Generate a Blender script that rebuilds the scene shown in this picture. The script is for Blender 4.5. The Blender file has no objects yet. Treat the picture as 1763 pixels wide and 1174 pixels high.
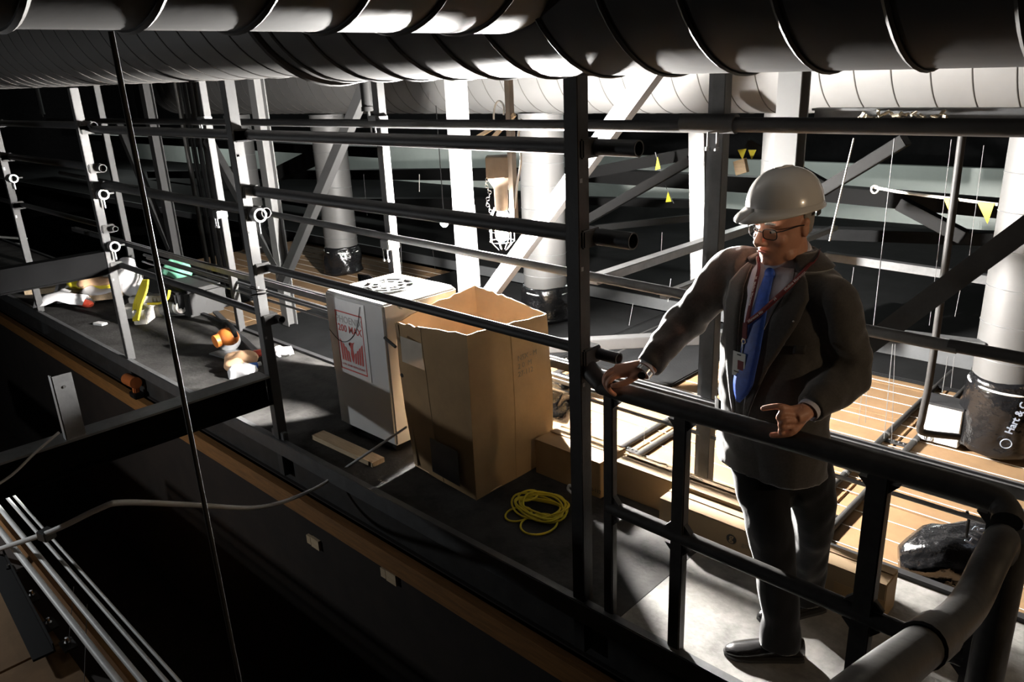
import bpy, math, random
from mathutils import Vector, Matrix, noise
random.seed(7)
sc = bpy.context.scene
col = sc.collection
PI = math.pi
V = Vector

# ------------------------------------------------------------------ camera
W, H, F = 1763.0, 1174.0, 1313.0
CAM = V((1.734, -2.133, 2.103))
yaw, pitch, roll = [math.radians(a) for a in (-44.43, 18.70, -2.557)]
_f = V((math.sin(yaw)*math.cos(pitch), math.cos(yaw)*math.cos(pitch), -math.sin(pitch)))
_r = V((math.cos(yaw), -math.sin(yaw), 0))
_u = _r.cross(_f)
RT = math.cos(roll)*_r + math.sin(roll)*_u
UP = -math.sin(roll)*_r + math.cos(roll)*_u
cd = bpy.data.cameras.new('camera'); cam = bpy.data.objects.new('camera', cd); col.objects.link(cam)
cd.sensor_width = 36; cd.lens = 36*F/W; cd.clip_start = .05; cd.clip_end = 200
m3 = Matrix((RT, UP, -_f)).transposed()
cam.matrix_world = Matrix.Translation(CAM) @ m3.to_4x4()
sc.camera = cam
# ------------------------------------------------------------------ world, lights, exposure
wd = bpy.data.worlds.new('world'); sc.world = wd; wd.use_nodes = True
wd.node_tree.nodes['Background'].inputs[0].default_value = (.5, .55, .6, 1)
wd.node_tree.nodes['Background'].inputs[1].default_value = .0003
sc.view_settings.view_transform = 'Standard'; sc.view_settings.look = 'None'
sc.view_settings.exposure = 0; sc.view_settings.gamma = 1; sc.view_settings.use_curve_mapping = False
BULB_STRENGTH = 24000
def lamp_light(name, loc, power, color, radius, target=None, cone=None):
    if cone:
        l = bpy.data.lights.new(name, 'SPOT'); l.spot_size = math.radians(cone); l.spot_blend = .35
    else:
        l = bpy.data.lights.new(name, 'POINT')
    l.energy = power; l.color = color; l.shadow_soft_size = radius
    o = bpy.data.objects.new(name, l); col.objects.link(o); o.location = loc
    if target is not None:
        o.rotation_euler = (V(target)-V(loc)).to_track_quat('-Z', 'Y').to_euler()
    return o
lamp_light('work_light_left', (-4.45, -2.6, .56), 105, (.95, .98, 1.0), .04)            # work lamp outside the frame, left
lamp_light('work_light_right', (4.2, .35, 2.0), 85, (1.0, .74, .48), .06)            # warm lamp further along the catwalk, right of the frame
lamp_light('far_fill_light', (-4.0, 9.6, 1.9), 200, (.93, 1.0, .95), .3)               # unseen lights added to brighten the far white wall
lamp_light('far_fill_light', (-30.0, 9.6, 1.9), 260, (.93, 1.0, .95), .3)
lamp_light('far_fill_light', (-16.0, 9.6, 1.9), 160, (.93, 1.0, .95), .3)

# ------------------------------------------------------------------ points on real planes
def _ray(px, py): return _f + RT*((px-W/2)/F) + UP*((H/2-py)/F)
def ay(px, py, y):
    d = _ray(px, py); return CAM + d*((y-CAM.y)/d.y)
def ax(px, py, x):
    d = _ray(px, py); return CAM + d*((x-CAM.x)/d.x)
def az(px, py, z):
    d = _ray(px, py); return CAM + d*((z-CAM.z)/d.z)

# ------------------------------------------------------------------ materials
MATS = {}
def mat(name, c, rough=.6, metal=0., var=.0, scale=8., bump=0., bscale=60., emit=None, estr=0., spec=.5, c2=None, coat=0., trans=0., alpha=1., stretch=None, sheen=0.):
    m = bpy.data.materials.new(name); m.use_nodes = True
    nt = m.node_tree; b = nt.nodes['Principled BSDF']
    b.inputs['Base Color'].default_value = (*c, 1); b.inputs['Roughness'].default_value = rough
    b.inputs['Metallic'].default_value = metal; b.inputs['Specular IOR Level'].default_value = spec
    b.inputs['Coat Weight'].default_value = coat; b.inputs['Sheen Weight'].default_value = sheen; b.inputs['Sheen Roughness'].default_value = .35
    b.inputs['Transmission Weight'].default_value = trans
    b.inputs['Alpha'].default_value = alpha
    tc = nt.nodes.new('ShaderNodeTexCoord')
    src = tc.outputs['Object']
    if stretch:
        mp = nt.nodes.new('ShaderNodeMapping'); mp.inputs['Scale'].default_value = stretch
        nt.links.new(src, mp.inputs['Vector']); src = mp.outputs['Vector']
    if var or c2:
        n = nt.nodes.new('ShaderNodeTexNoise'); n.inputs['Scale'].default_value = scale; n.inputs['Detail'].default_value = 6
        n.inputs['Roughness'].default_value = .65
        nt.links.new(src, n.inputs['Vector'])
        r = nt.nodes.new('ShaderNodeValToRGB')
        r.color_ramp.elements[0].position = .3; r.color_ramp.elements[1].position = .7
        c2 = c2 or tuple(min(1, x*(1+var)) for x in c)
        c1 = tuple(x*(1-var) for x in c)
        r.color_ramp.elements[0].color = (*c1, 1); r.color_ramp.elements[1].color = (*c2, 1)
        nt.links.new(n.outputs['Fac'], r.inputs['Fac']); nt.links.new(r.outputs['Color'], b.inputs['Base Color'])
    if bump:
        n2 = nt.nodes.new('ShaderNodeTexNoise'); n2.inputs['Scale'].default_value = bscale; n2.inputs['Detail'].default_value = 4
        nt.links.new(src, n2.inputs['Vector'])
        bp = nt.nodes.new('ShaderNodeBump'); bp.inputs['Strength'].default_value = bump; bp.inputs['Distance'].default_value = .01
        nt.links.new(n2.outputs['Fac'], bp.inputs['Height']); nt.links.new(bp.outputs['Normal'], b.inputs['Normal'])
    if emit:
        b.inputs['Emission Color'].default_value = (*emit, 1); b.inputs['Emission Strength'].default_value = estr
    MATS[name] = m
    return m
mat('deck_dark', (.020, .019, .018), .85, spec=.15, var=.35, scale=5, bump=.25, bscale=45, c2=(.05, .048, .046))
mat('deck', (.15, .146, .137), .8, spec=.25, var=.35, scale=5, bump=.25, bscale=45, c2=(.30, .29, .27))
mat('steel_dark', (.024, .024, .025), .55, .0, spec=.3, var=.25, scale=6, bump=.06)
mat('steel_grey', (.026, .026, .026), .55, .1, var=.15, scale=5, bump=.05)
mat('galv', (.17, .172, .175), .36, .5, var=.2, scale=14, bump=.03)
mat('galv_dull', (.08, .0815, .083), .5, .35, var=.2, scale=12, bump=.04)
mat('black_steel', (.028, .027, .026), .55, .0, spec=.25, var=.3, scale=9, bump=.08)
mat('gate_black', (.036, .034, .032), .5, .0, spec=.3, var=.35, scale=10, bump=.12, bscale=30)
mat('beam_shaded', (.0028, .0028, .003), .7, var=.3, scale=6, spec=.04)  # near-black colour holds the shade lying on the cross beams
mat('black_matte', (.007, .007, .007), .8, spec=.15)
mat('white_pipe', (.55, .55, .54), .5, var=.1)
mat('white_steel', (.10, .10, .099), .5, var=.06, scale=7, bump=.03)
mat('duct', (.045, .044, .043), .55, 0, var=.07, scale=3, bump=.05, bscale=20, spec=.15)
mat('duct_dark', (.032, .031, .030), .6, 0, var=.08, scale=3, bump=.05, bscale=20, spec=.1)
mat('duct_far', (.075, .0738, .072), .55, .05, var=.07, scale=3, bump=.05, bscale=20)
mat('seam', (.03, .028, .026), .6, spec=.2)
mat('tan_tile', (.20, .122, .062), .85, spec=.2, var=.13, scale=5, bump=.05)
mat('joint', (.03, .022, .018), .9)
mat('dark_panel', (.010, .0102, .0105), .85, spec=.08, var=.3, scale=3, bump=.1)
mat('grey_edge', (.09, .093, .096), .6, .2, var=.1)
mat('white_wall', (.72, .78, .74), .7, var=.05, scale=2)
mat('roof_black', (.008, .008, .0085), .9, spec=.1, var=.3)
mat('pit', (.014, .009, .006), .95, var=.4, scale=4)
mat('wood_beam', (.20, .088, .020), .7, var=.3, scale=6, bump=.1, stretch=(1, 14, 14))
mat('wood_pale', (.50, .38, .24), .75, var=.2, scale=6, stretch=(1, 10, 10))
mat('cardboard', (.30, .19, .085), .8, var=.12, scale=6, bump=.08, bscale=25)
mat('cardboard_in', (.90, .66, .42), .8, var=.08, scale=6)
mat('cardboard_pale', (.26, .18, .098), .8, var=.08, scale=6)
mat('ink', (.03, .03, .03), .8)
mat('ink_faint', (.16, .13, .09), .8)
mat('tape', (.55, .5, .42), .15, coat=.6, var=.1)
mat('unit_white', (.6, .6, .59), .45, var=.04, scale=5, bump=.02)
mat('unit_dark', (.010, .010, .010), .7, spec=.1)
mat('label_white', (.70, .70, .70), .35, .25, var=.12, scale=5)
mat('label_red', (.55, .045, .03), .5)
mat('label_grey', (.38, .36, .35), .5)
mat('plastic_black', (.006, .006, .0065), .13, spec=.5, coat=.15, bump=.9, bscale=22)
mat('print_grey', (.30, .34, .42), .6)
mat('tie_wrap', (.75, .74, .72), .4)
mat('wire_white', (.75, .73, .68), .5)
mat('wire_dim', (.13, .13, .13), .5, spec=.2)
mat('rope_yellow', (.62, .50, .03), .7, bump=.2, bscale=200)
mat('yellow_bright', (.85, .72, .05), .6)
mat('cable_grey', (.42, .42, .41), .6)
mat('cable_black', (.008, .008, .008), .5, spec=.15)
mat('lamp_body', (.13, .10, .072), .6, var=.2, scale=10)
mat('lamp_bulb', (1, 1, 1), .3, emit=(1.0, .965, .92), estr=BULB_STRENGTH)
mat('lamp_far', (1, 1, 1), .3, emit=(1.0, .97, .93), estr=800)
mat('glass', (1, 1, 1), .02, trans=1.0, spec=.5)
mat('cloth_white', (.78, .77, .78), .9, var=.08, bump=.3, bscale=20)
mat('orange_tool', (.80, .24, .05), .45)
mat('leather_tan', (.75, .47, .28), .8, var=.1)
mat('blue_plastic', (.08, .22, .70), .4)
mat('green_cloth', (.15, .42, .28), .9)
mat('concrete_block', (.46, .44, .40), .9, var=.2, scale=18, bump=.3)
mat('red_thing', (.50, .06, .03), .5)
mat('orange_shaded', (.35, .10, .025), .5)  # darker orange, with the drill's shade put into the colour
mat('skin', (.56, .27, .17), .5, var=.12, scale=14, bump=.05, bscale=90)
mat('lip', (.55, .20, .17), .45)
mat('hair', (.30, .27, .24), .8, bump=.5, bscale=150)
mat('suit', (.060, .054, .048), .85, var=.2, scale=120, bump=.12, bscale=300, sheen=.9)
mat('suit_fold', (.030, .027, .024), .85)
mat('trouser', (.009, .009, .010), .85, bump=.1, bscale=200, sheen=.35, spec=.2)
mat('shirt', (.62, .60, .66), .8, bump=.05)
mat('tie', (.025, .085, .42), .5, var=.25, scale=60)
mat('lanyard', (.16, .018, .020), .7)
mat('lanyard_print', (.62, .52, .50), .7)
mat('badge', (.70, .72, .68), .3)
mat('shoe', (.014, .013, .013), .22, coat=.5)
mat('hat', (.66, .63, .58), .22, coat=.5, var=.03)
mat('strap', (.03, .03, .03), .7)
mat('frame_black', (.012, .012, .014), .3)
mat('lens', (1, 1, 1), .0, trans=1.0)
mat('chrome', (.75, .75, .75), .15, 1.)
mat('debris', (.40, .36, .28), .95, var=.4, scale=40)
def glassy(name):
    m = MATS[name]; m.node_tree.nodes['Principled BSDF'].inputs['IOR'].default_value = 1.45
glassy('glass'); MATS['lens'].node_tree.nodes['Principled BSDF'].inputs['IOR'].default_value = 1.03

# ------------------------------------------------------------------ mesh builder
class MB:
    def __init__(s): s.v = []; s.f = []
    def add(s, vs, fs):
        o = len(s.v); s.v += [V(p) for p in vs]; s.f += [tuple(i+o for i in f) for f in fs]; return s
    def box(s, lo, hi):
        (a, b, c), (d, e, g) = lo, hi
        return s.add([(a,b,c),(d,b,c),(d,e,c),(a,e,c),(a,b,g),(d,b,g),(d,e,g),(a,e,g)],
                     [(0,3,2,1),(4,5,6,7),(0,1,5,4),(1,2,6,5),(2,3,7,6),(3,0,4,7)])
    def obox(s, c, x, y, z):
        c, x, y, z = V(c), V(x), V(y), V(z)
        vs = [c+i*x+j*y+k*z for k in (-1,1) for i, j in ((-1,-1),(1,-1),(1,1),(-1,1))]
        return s.add(vs, [(0,3,2,1),(4,5,6,7),(0,1,5,4),(1,2,6,5),(2,3,7,6),(3,0,4,7)])
    def bar(s, p, q, w, h, up=(0,0,1)):
        p, q = V(p), V(q); d = (q-p); u = V(up)
        sx = d.cross(u).normalized(); sz = sx.cross(d).normalized()
        return s.obox((p+q)/2, d/2, sx*w/2, sz*h/2)
    def ibeam(s, p, q, w, h, t=.012, up=(0,0,1)):
        p, q = V(p), V(q); d = (q-p); u = V(up)
        sx = d.cross(u).normalized(); sz = sx.cross(d).normalized()
        s.bar(p+sz*(h/2-t/2), q+sz*(h/2-t/2), w, t, up)
        s.bar(p-sz*(h/2-t/2), q-sz*(h/2-t/2), w, t, up)
        s.bar(p, q, t, h-2*t-.001, up); return s
    def tube(s, pts, r, n=10, caps=True):
        pts = [V(p) for p in pts]; k = len(pts)
        rs = r if isinstance(r, (list, tuple)) else [r]*k
        d0 = (pts[1]-pts[0]).normalized()
        a = V((0,0,1)) if abs(d0.z) < .9 else V((1,0,0))
        u = d0.cross(a).normalized(); rings = []
        for i, p in enumerate(pts):
            d = (pts[min(i+1,k-1)]-pts[max(i-1,0)]).normalized()
            u = (u-d*u.dot(d)).normalized(); w = d.cross(u)
            rings.append([p+rs[i]*(math.cos(2*PI*j/n)*u+math.sin(2*PI*j/n)*w) for j in range(n)])
        vs = [q for rg in rings for q in rg]
        fs = [(i*n+j, i*n+(j+1)%n, (i+1)*n+(j+1)%n, (i+1)*n+j) for i in range(k-1) for j in range(n)]
        if caps: fs += [tuple(range(n-1,-1,-1)), tuple((k-1)*n+j for j in range(n))]
        return s.add(vs, fs)
    def rings(s, rgs, caps=True):
        n = len(rgs[0]); k = len(rgs)
        vs = [q for rg in rgs for q in rg]
        fs = [(i*n+j, i*n+(j+1)%n, (i+1)*n+(j+1)%n, (i+1)*n+j) for i in range(k-1) for j in range(n)]
        if caps: fs += [tuple(range(n-1,-1,-1)), tuple((k-1)*n+j for j in range(n))]
        return s.add(vs, fs)
    def pipe(s, p, q, ro, ri, n=24):      # open hollow tube
        p, q = V(p), V(q); d = (q-p).normalized()
        a = V((0,0,1)) if abs(d.z) < .9 else V((1,0,0))
        u = d.cross(a).normalized(); w = d.cross(u)
        def rg(c, r): return [c+r*(math.cos(2*PI*j/n)*u+math.sin(2*PI*j/n)*w) for j in range(n)]
        L = [rg(p,ro), rg(q,ro), rg(q,ri), rg(p,ri), rg(p,ro)]
        return s.rings(L, False)
    def torus(s, c, axis, R, r, n=32, m=8):
        c, d = V(c), V(axis).normalized()
        a = V((0,0,1)) if abs(d.z) < .9 else V((1,0,0))
        u = d.cross(a).normalized(); w = d.cross(u); vs = []
        for i in range(n):
            e = math.cos(2*PI*i/n)*u+math.sin(2*PI*i/n)*w
            for j in range(m): vs.append(c+e*(R+r*math.cos(2*PI*j/m))+d*r*math.sin(2*PI*j/m))
        fs = [(i*m+j, ((i+1)%n)*m+j, ((i+1)%n)*m+(j+1)%m, i*m+(j+1)%m) for i in range(n) for j in range(m)]
        return s.add(vs, fs)
    def ell(s, c, x, y, z, n=16, m=10):
        c, x, y, z = V(c), V(x), V(y), V(z); vs = [c-z]
        for i in range(1, m):
            t = -PI/2+PI*i/m
            for j in range(n):
                p = 2*PI*j/n; vs.append(c+math.cos(t)*(math.cos(p)*x+math.sin(p)*y)+math.sin(t)*z)
        vs.append(c+z); e = len(vs)-1; fs = []
        for j in range(n):
            fs.append((0, 1+(j+1)%n, 1+j)); fs.append((e, 1+(m-2)*n+j, 1+(m-2)*n+(j+1)%n))
            for i in range(m-2): fs.append((1+i*n+j, 1+i*n+(j+1)%n, 1+(i+1)*n+(j+1)%n, 1+(i+1)*n+j))
        return s.add(vs, fs)
    def sph(s, c, r, n=14, m=9): return s.ell(c, (r,0,0), (0,r,0), (0,0,r), n, m)
    def slab(s, poly, off):               # polygon (3D points) given thickness along off
        a = [V(p) for p in poly]; o = V(off); b = [p+o for p in a]; n = len(a)
        fs = [tuple(range(n-1,-1,-1)), tuple(range(n,2*n))]+[(i,(i+1)%n,n+(i+1)%n,n+i) for i in range(n)]
        return s.add(a+b, fs)
    def grid(s, rows):
        n = len(rows[0]); vs = [p for r in rows for p in r]
        return s.add(vs, [(i*n+j, i*n+j+1, (i+1)*n+j+1, (i+1)*n+j) for i in range(len(rows)-1) for j in range(n-1)])
    def shell(s, rows, th):               # thick sheet following a grid
        rows = [[V(p) for p in r] for r in rows]; n = len(rows[0]); k = len(rows); back = []
        for i in range(k):
            br = []
            for j in range(n):
                a = rows[min(i+1,k-1)][j]-rows[max(i-1,0)][j]; b = rows[i][min(j+1,n-1)]-rows[i][max(j-1,0)]
                nn = b.cross(a); nn = nn.normalized() if nn.length > 1e-9 else V((0,0,1))
                br.append(rows[i][j]-nn*th)
            back.append(br)
        o = len(s.v); s.v += [p for r in rows for p in r]+[p for r in back for p in r]; N = n*k
        for i in range(k-1):
            for j in range(n-1):
                a = o+i*n+j; s.f.append((a, a+1, a+n+1, a+n)); b = a+N; s.f.append((b, b+n, b+n+1, b+1))
        for i in range(k-1):
            for j in (0, n-1): a = o+i*n+j; s.f.append((a, a+n, a+n+N, a+N))
        for j in range(n-1):
            for i in (0, k-1): a = o+i*n+j; s.f.append((a, a+1, a+1+N, a+N))
        return s

ORG = {}
def _mesh(name, mb, m, org, smooth, bevel=0):
    me = bpy.data.meshes.new(name); o = V(org)
    me.from_pydata([tuple(p-o) for p in mb.v], [], mb.f); me.validate(); 
    import bmesh
    bm = bmesh.new(); bm.from_mesh(me); bmesh.ops.recalc_face_normals(bm, faces=bm.faces)
    if bevel:
        bmesh.ops.bevel(bm, geom=[e for e in bm.edges if len(e.link_faces) == 2 and e.calc_face_angle(0) > .6], offset=bevel, segments=2, affect='EDGES', clamp_overlap=True)
    bm.to_mesh(me); bm.free()
    me.materials.append(MATS[m])
    if smooth:
        for p in me.polygons: p.use_smooth = True
        if smooth != 'all':
            try: me.set_sharp_from_angle(angle=math.radians(40))
            except Exception: pass
    return me
def thing(name, label, cat, loc, group=None):
    o = bpy.data.objects.new(name, None); col.objects.link(o); o.location = loc; o.empty_display_size = .1
    o['label'] = label; o['category'] = cat
    if group: o['group'] = group
    ORG[o.name] = V(loc); return o
def part(name, mb, m, parent, label=None, smooth=True, bevel=0):
    org = ORG[parent.name]
    o = bpy.data.objects.new(name, _mesh(name, mb, m, org, smooth, bevel)); col.objects.link(o); o.parent = parent
    if label: o['label'] = label
    ORG[o.name] = org; return o
def base_of(mb):
    xs = [p.x for p in mb.v]; ys = [p.y for p in mb.v]; zs = [p.z for p in mb.v]
    return V(((min(xs)+max(xs))/2, (min(ys)+max(ys))/2, min(zs)))
def solo(name, mb, m, label, cat, group=None, smooth=True, kind=None, bevel=0):
    org = base_of(mb)
    o = bpy.data.objects.new(name, _mesh(name, mb, m, org, smooth, bevel)); col.objects.link(o); o.location = org
    o['label'] = label
    if cat: o['category'] = cat
    if group: o['group'] = group
    if kind: o['kind'] = kind
    ORG[o.name] = org; return o
def struct(name, mb, m, label, smooth=False, bevel=0):
    org = base_of(mb)
    o = bpy.data.objects.new(name, _mesh(name, mb, m, org, smooth, bevel)); col.objects.link(o); o.location = org
    o['label'] = label; o['kind'] = 'structure'; ORG[o.name] = org; return o
def inst(src, parent, loc, name=None, rot=None):
    o = src.copy(); col.objects.link(o); o.parent = parent; o.location = V(loc)-ORG[parent.name]
    if rot: o.rotation_euler = rot
    return o
def evalmesh(ob):
    dg = bpy.context.evaluated_depsgraph_get(); dg.update()
    return bpy.data.meshes.new_from_object(ob.evaluated_get(dg))
def remeshed(name, mb, m, parent, voxel, smooth_it=6, fn=None, label=None):
    org = ORG[parent.name]
    me = _mesh(name, mb, m, org, True)
    o = bpy.data.objects.new('tmp', me); col.objects.link(o)
    r = o.modifiers.new('r', 'REMESH'); r.mode = 'VOXEL'; r.voxel_size = voxel; r.use_smooth_shade = True
    if smooth_it:
        s = o.modifiers.new('s', 'SMOOTH'); s.factor = .5; s.iterations = smooth_it
    me2 = evalmesh(o); bpy.data.objects.remove(o)
    if fn:
        ns = [v.normal.copy() for v in me2.vertices]
        for v, nn in zip(me2.vertices, ns): v.co = fn(v.co+org, nn)-org
    me2.name = name; me2.materials.clear(); me2.materials.append(MATS[m])
    for p in me2.polygons: p.use_smooth = True
    o2 = bpy.data.objects.new(name, me2); col.objects.link(o2); o2.parent = parent
    if label: o2['label'] = label
    ORG[o2.name] = org; return o2
def text(name, body, size, o, xd, yd, m, parent, th=.0006, align='LEFT', bold=0.0, label=None):
    c = bpy.data.curves.new('t', 'FONT'); c.body = body; c.size = size; c.extrude = th; c.align_x = align; c.offset = bold; c.resolution_u = 2
    t = bpy.data.objects.new('t', c); col.objects.link(t)
    me = evalmesh(t); bpy.data.objects.remove(t); bpy.data.curves.remove(c)
    xd, yd = V(xd).normalized(), V(yd).normalized(); zd = xd.cross(yd)
    org = ORG[parent.name]
    for v in me.vertices:
        q = v.co.copy(); v.co = V(o)+xd*q.x+yd*q.y+zd*(q.z+th)-org
    me.name = name; me.materials.clear(); me.materials.append(MATS[m])
    ob = bpy.data.objects.new(name, me); col.objects.link(ob); ob.parent = parent
    if label: ob['label'] = label
    ORG[ob.name] = org; return ob
def arc(p, q, sag, n=12):
    p, q = V(p), V(q); return [p.lerp(q, i/n)+V((0,0,-sag*4*(i/n)*(1-i/n))) for i in range(n+1)]
def smooth_path(pts, n=6):
    pts = [V(p) for p in pts]; out = []
    for i in range(len(pts)-1):
        p0, p1, p2, p3 = pts[max(i-1,0)], pts[i], pts[i+1], pts[min(i+2,len(pts)-1)]
        for k in range(n):
            t = k/n
            out.append(.5*((2*p1)+(p2-p0)*t+(2*p0-5*p1+4*p2-p3)*t*t+(-p0+3*p1-3*p2+p3)*t**3))
    out.append(pts[-1]); return out
# ================================================================== STRUCTURE
XL, XR = -13.0, 2.3
fl = struct('floor', MB().box((XL, .0, -.05), (.19, 1.0, 0)), 'deck_dark', 'dark rubber topped catwalk deck left of the man, right end standing in for shadow')  # dark part carried further right to stand in for missing shadow
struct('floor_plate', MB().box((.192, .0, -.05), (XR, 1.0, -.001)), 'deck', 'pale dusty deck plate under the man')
struct('trim_1', MB().box((XL, -.045, -.09), (XR, -.001, .012)), 'galv_dull', 'worn steel edge angle along the near side of the catwalk', bevel=.004)
struct('trim_2', MB().box((XL, 1.001, -.12), (XR, 1.04, .02)), 'steel_dark', 'steel edge angle along the far side of the catwalk')
struct('trim_3', MB().box((XL, .02, -.30), (XR, .05, -.051)), 'black_steel', 'dark steel side channel under the near edge of the catwalk')
pl = struct('trim_4', MB().box((XL, -.085, -.42), (XR, -.03, -.30)), 'wood_beam', 'long brown timber running under the near edge of the catwalk')
struct('wall_front', MB().box((XL, .0, -2.4), (XR, .05, -.301)), 'pit', 'dark brown boarded side under the catwalk')
struct('floor_lower', MB().box((-16, -6, -2.5), (7, -.001, -2.4)), 'pit', 'dark floor of the pit below the catwalk')
struct('ceiling_roof', MB().box((-40, -8, 4.6), (12, 16, 4.7)), 'roof_black', 'black roof high above the ducts')
struct('wall_left', MB().box((-40.2, -8, -3), (-40, 16, 4.6)), 'roof_black', 'black end wall of the hall')
struct('wall_right', MB().box((12, -8, -3), (12.2, 16, 4.6)), 'roof_black', 'black wall beyond the frame on the right')
struct('wall_near', MB().box((-40, -8.2, -3), (12, -8, 4.6)), 'roof_black', 'black wall behind the camera')
struct('wall_back', MB().box((-40, 14, -3), (12, 14.2, 4.6)), 'roof_black', 'black far wall of the hall')

# suspended tan ceiling seen from above, its tiles one by one
ce = struct('ceiling', MB().box((-10.75, 1.05, -.53), (3.0, 5.0, -.475)), 'joint', 'suspended tan panel ceiling below the far side of the catwalk')
tile_me = None
for ix in range(10):
    x0 = -1.12+1.37*(ix-7)
    for iy in range(6):
        y0 = 1.06+.655*iy
        if tile_me is None:
            tl = bpy.data.objects.new('tile', _mesh('tile', MB().box((0, 0, 0), (1.355, .648, .022)), 'tan_tile', (0,0,0), False, .003)); tile_me = tl.data
        else:
            tl = bpy.data.objects.new('tile', tile_me)
        col.objects.link(tl); tl.parent = ce; tl.location = V((x0+.0075, y0, -.473+random.uniform(-.002, .002)))-ORG[ce.name]
for k in range(19):
    y = 1.18+.2*k
    part('grid_wire', MB().tube([(-10.1, y, -.447), (2.7, y, -.447)], .0024, 5), 'wire_white', ce)
# dark stepped panels of the auditorium ceiling further back
for k in range(6):
    y0 = 5.15+1.45*k; z = -.36-.07*k
    p = struct('ceiling_panel', MB().box((-39, y0, z-.08), (9, y0+1.38, z)), 'dark_panel', 'dark grey ceiling panel row number %d behind the tan panels' % (k+1))
    part('edge_strip', MB().box((-39, y0-.03, z-.10), (9, y0-.001, z+.03)), 'grey_edge', p)
# white band wall far behind, seen in strips between dark beams
bw = struct('wall_white', MB().box((-39.5, 13.2, -2.6), (9, 13.35, .35)), 'white_wall', 'white far wall seen in strips between dark beams')

# ================================================================== DUCTS
def duct(name, p, q, r, m, label, spacing, seam='seam', n=56, seam_r=.006, group='round air ducts', seam_start=.1, close=True):
    p, q = V(p), V(q); t = thing(name, label, 'duct', (p+q)/2-V((0,0,r)), group)
    part('casing', MB().pipe(p, q, r, r-.02, n), m, t)
    d = (q-p).normalized(); L = (q-p).length
    src = None; s = seam_start
    while s < L:
        c = p+d*s
        if src is None:
            tm = MB().torus((0,0,0), d, r, seam_r, n, 6)
            src = bpy.data.objects.new('seam', _mesh('seam', tm, seam, (0,0,0), True)); o = src
        else: o = bpy.data.objects.new('seam', src.data)
        col.objects.link(o); o.parent = t; o.location = c-ORG[t.name]
        s += spacing
    return t
rD = .45
D0, D1 = V((-1.22, -.12, 2.14+rD)), V((5.2, -.12, 2.01+rD))
dD = duct('air_duct', D0, D1, rD, 'duct_dark', 'large dark round duct across the top right above the man', .225, seam_start=.12, seam_r=.009)
part('end_flange', MB().torus(D0, (1, 0, 0), rD+.002, .02, 56, 8), 'duct_dark', dD)
rC = .415
duct('air_duct', (-12.5, -.12, 2.33+rC), (-1.2, -.12, 2.165+rC), rC, 'duct', 'ribbed grey round duct receding to the upper left', .215, seam_start=.05, seam_r=.0045)
rA = .30
duct('air_duct', (.12, -4.2, 2.215+rA), (.12, -.46, 2.235+rA), rA, 'duct', 'round duct crossing the top left corner nearest the camera', .215, seam_start=.13, seam_r=.009)
rE = .55
duct('air_duct', (-12, 3.95, 1.83+rE), (3.6, 3.95, 1.76+rE), rE, 'duct_far', 'brightly lit white round duct far behind the lamp', .24, seam_start=.1, seam_r=.005)

# vertical drop ducts with black plastic bags over their lower ends
def lump(mb, amp, sc_, seed=0):
    for i, p in enumerate(mb.v):
        nv = noise.noise_vector(p*sc_+V((seed, seed*2, 0))); mb.v[i] = p+nv*amp
    return mb
def bag_mesh(x, y, zb, zt, r, seed):
    rg = []; nz = 16
    for i in range(nz+1):
        f = i/nz; z = zb+(zt-zb)*f
        rr = r*(1.22-.16*f) if f < .9 else r*(1.06-.02*(f-.9)/.1)
        if f < .05: rr *= .75
        rr0 = []
        for j in range(40):
            a = 2*PI*j/40
            w = noise.noise(V((math.cos(a)*2.2+seed, math.sin(a)*2.2, z*5)))*.10+noise.noise(V((math.cos(a)*6+seed, math.sin(a)*6, z*9)))*.05
            k = 1+w*(1 if f < .88 else .35)
            rr0.append(V((x+math.cos(a)*rr*k, y+math.sin(a)*rr*k, z+.02*noise.noise(V((a*2, seed, z*4))))))
        rg.append(rr0)
    return MB().rings(rg)
def drop_duct(x, y, r, zb, zt, bag_top, label, logo=False):
    t = thing('drop_duct', label, 'duct', (x, y, zb), 'vertical drop ducts')
    part('casing', MB().pipe((x, y, zb+.1), (x, y, zt), r, r-.015, 40), 'duct_far', t)
    s = bag_top+.12
    while s < zt:
        part('seam', MB().torus((x, y, s), (0.02, .05, 1), r, .004, 40, 6), 'galv', t); s += .24
    b = part('plastic_bag', bag_mesh(x, y, zb, bag_top, r, x*3.1), 'plastic_black', t, 'crinkled black plastic bag tied over the duct end', smooth='all')
    part('tie_strap', MB().torus((x, y, bag_top-.07), (.05, .03, 1), r*1.06, .008, 40, 6), 'tie_wrap', b)
    return t, b
tR, bR = drop_duct(.80, 3.55, .215, -.42, 1.80, .12, 'thick grey vertical duct at the right edge with a bagged lower end')
drop_duct(-3.72, 4.0, .235, -.42, 1.80, -.02, 'white vertical duct just right of the hanging lamp')
drop_duct(-7.65, 4.0, .235, -.42, 1.80, -.02, 'grey vertical duct behind the dehumidifier')
drop_duct(-10.2, 4.0, .2, -.42, 1.80, .35, 'dim vertical duct left of the grey one behind the dehumidifier')
drop_duct(-1.18, 4.2, .17, -.42, 1.80, .3, 'slim vertical duct with a bagged end just left of the man')
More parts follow.
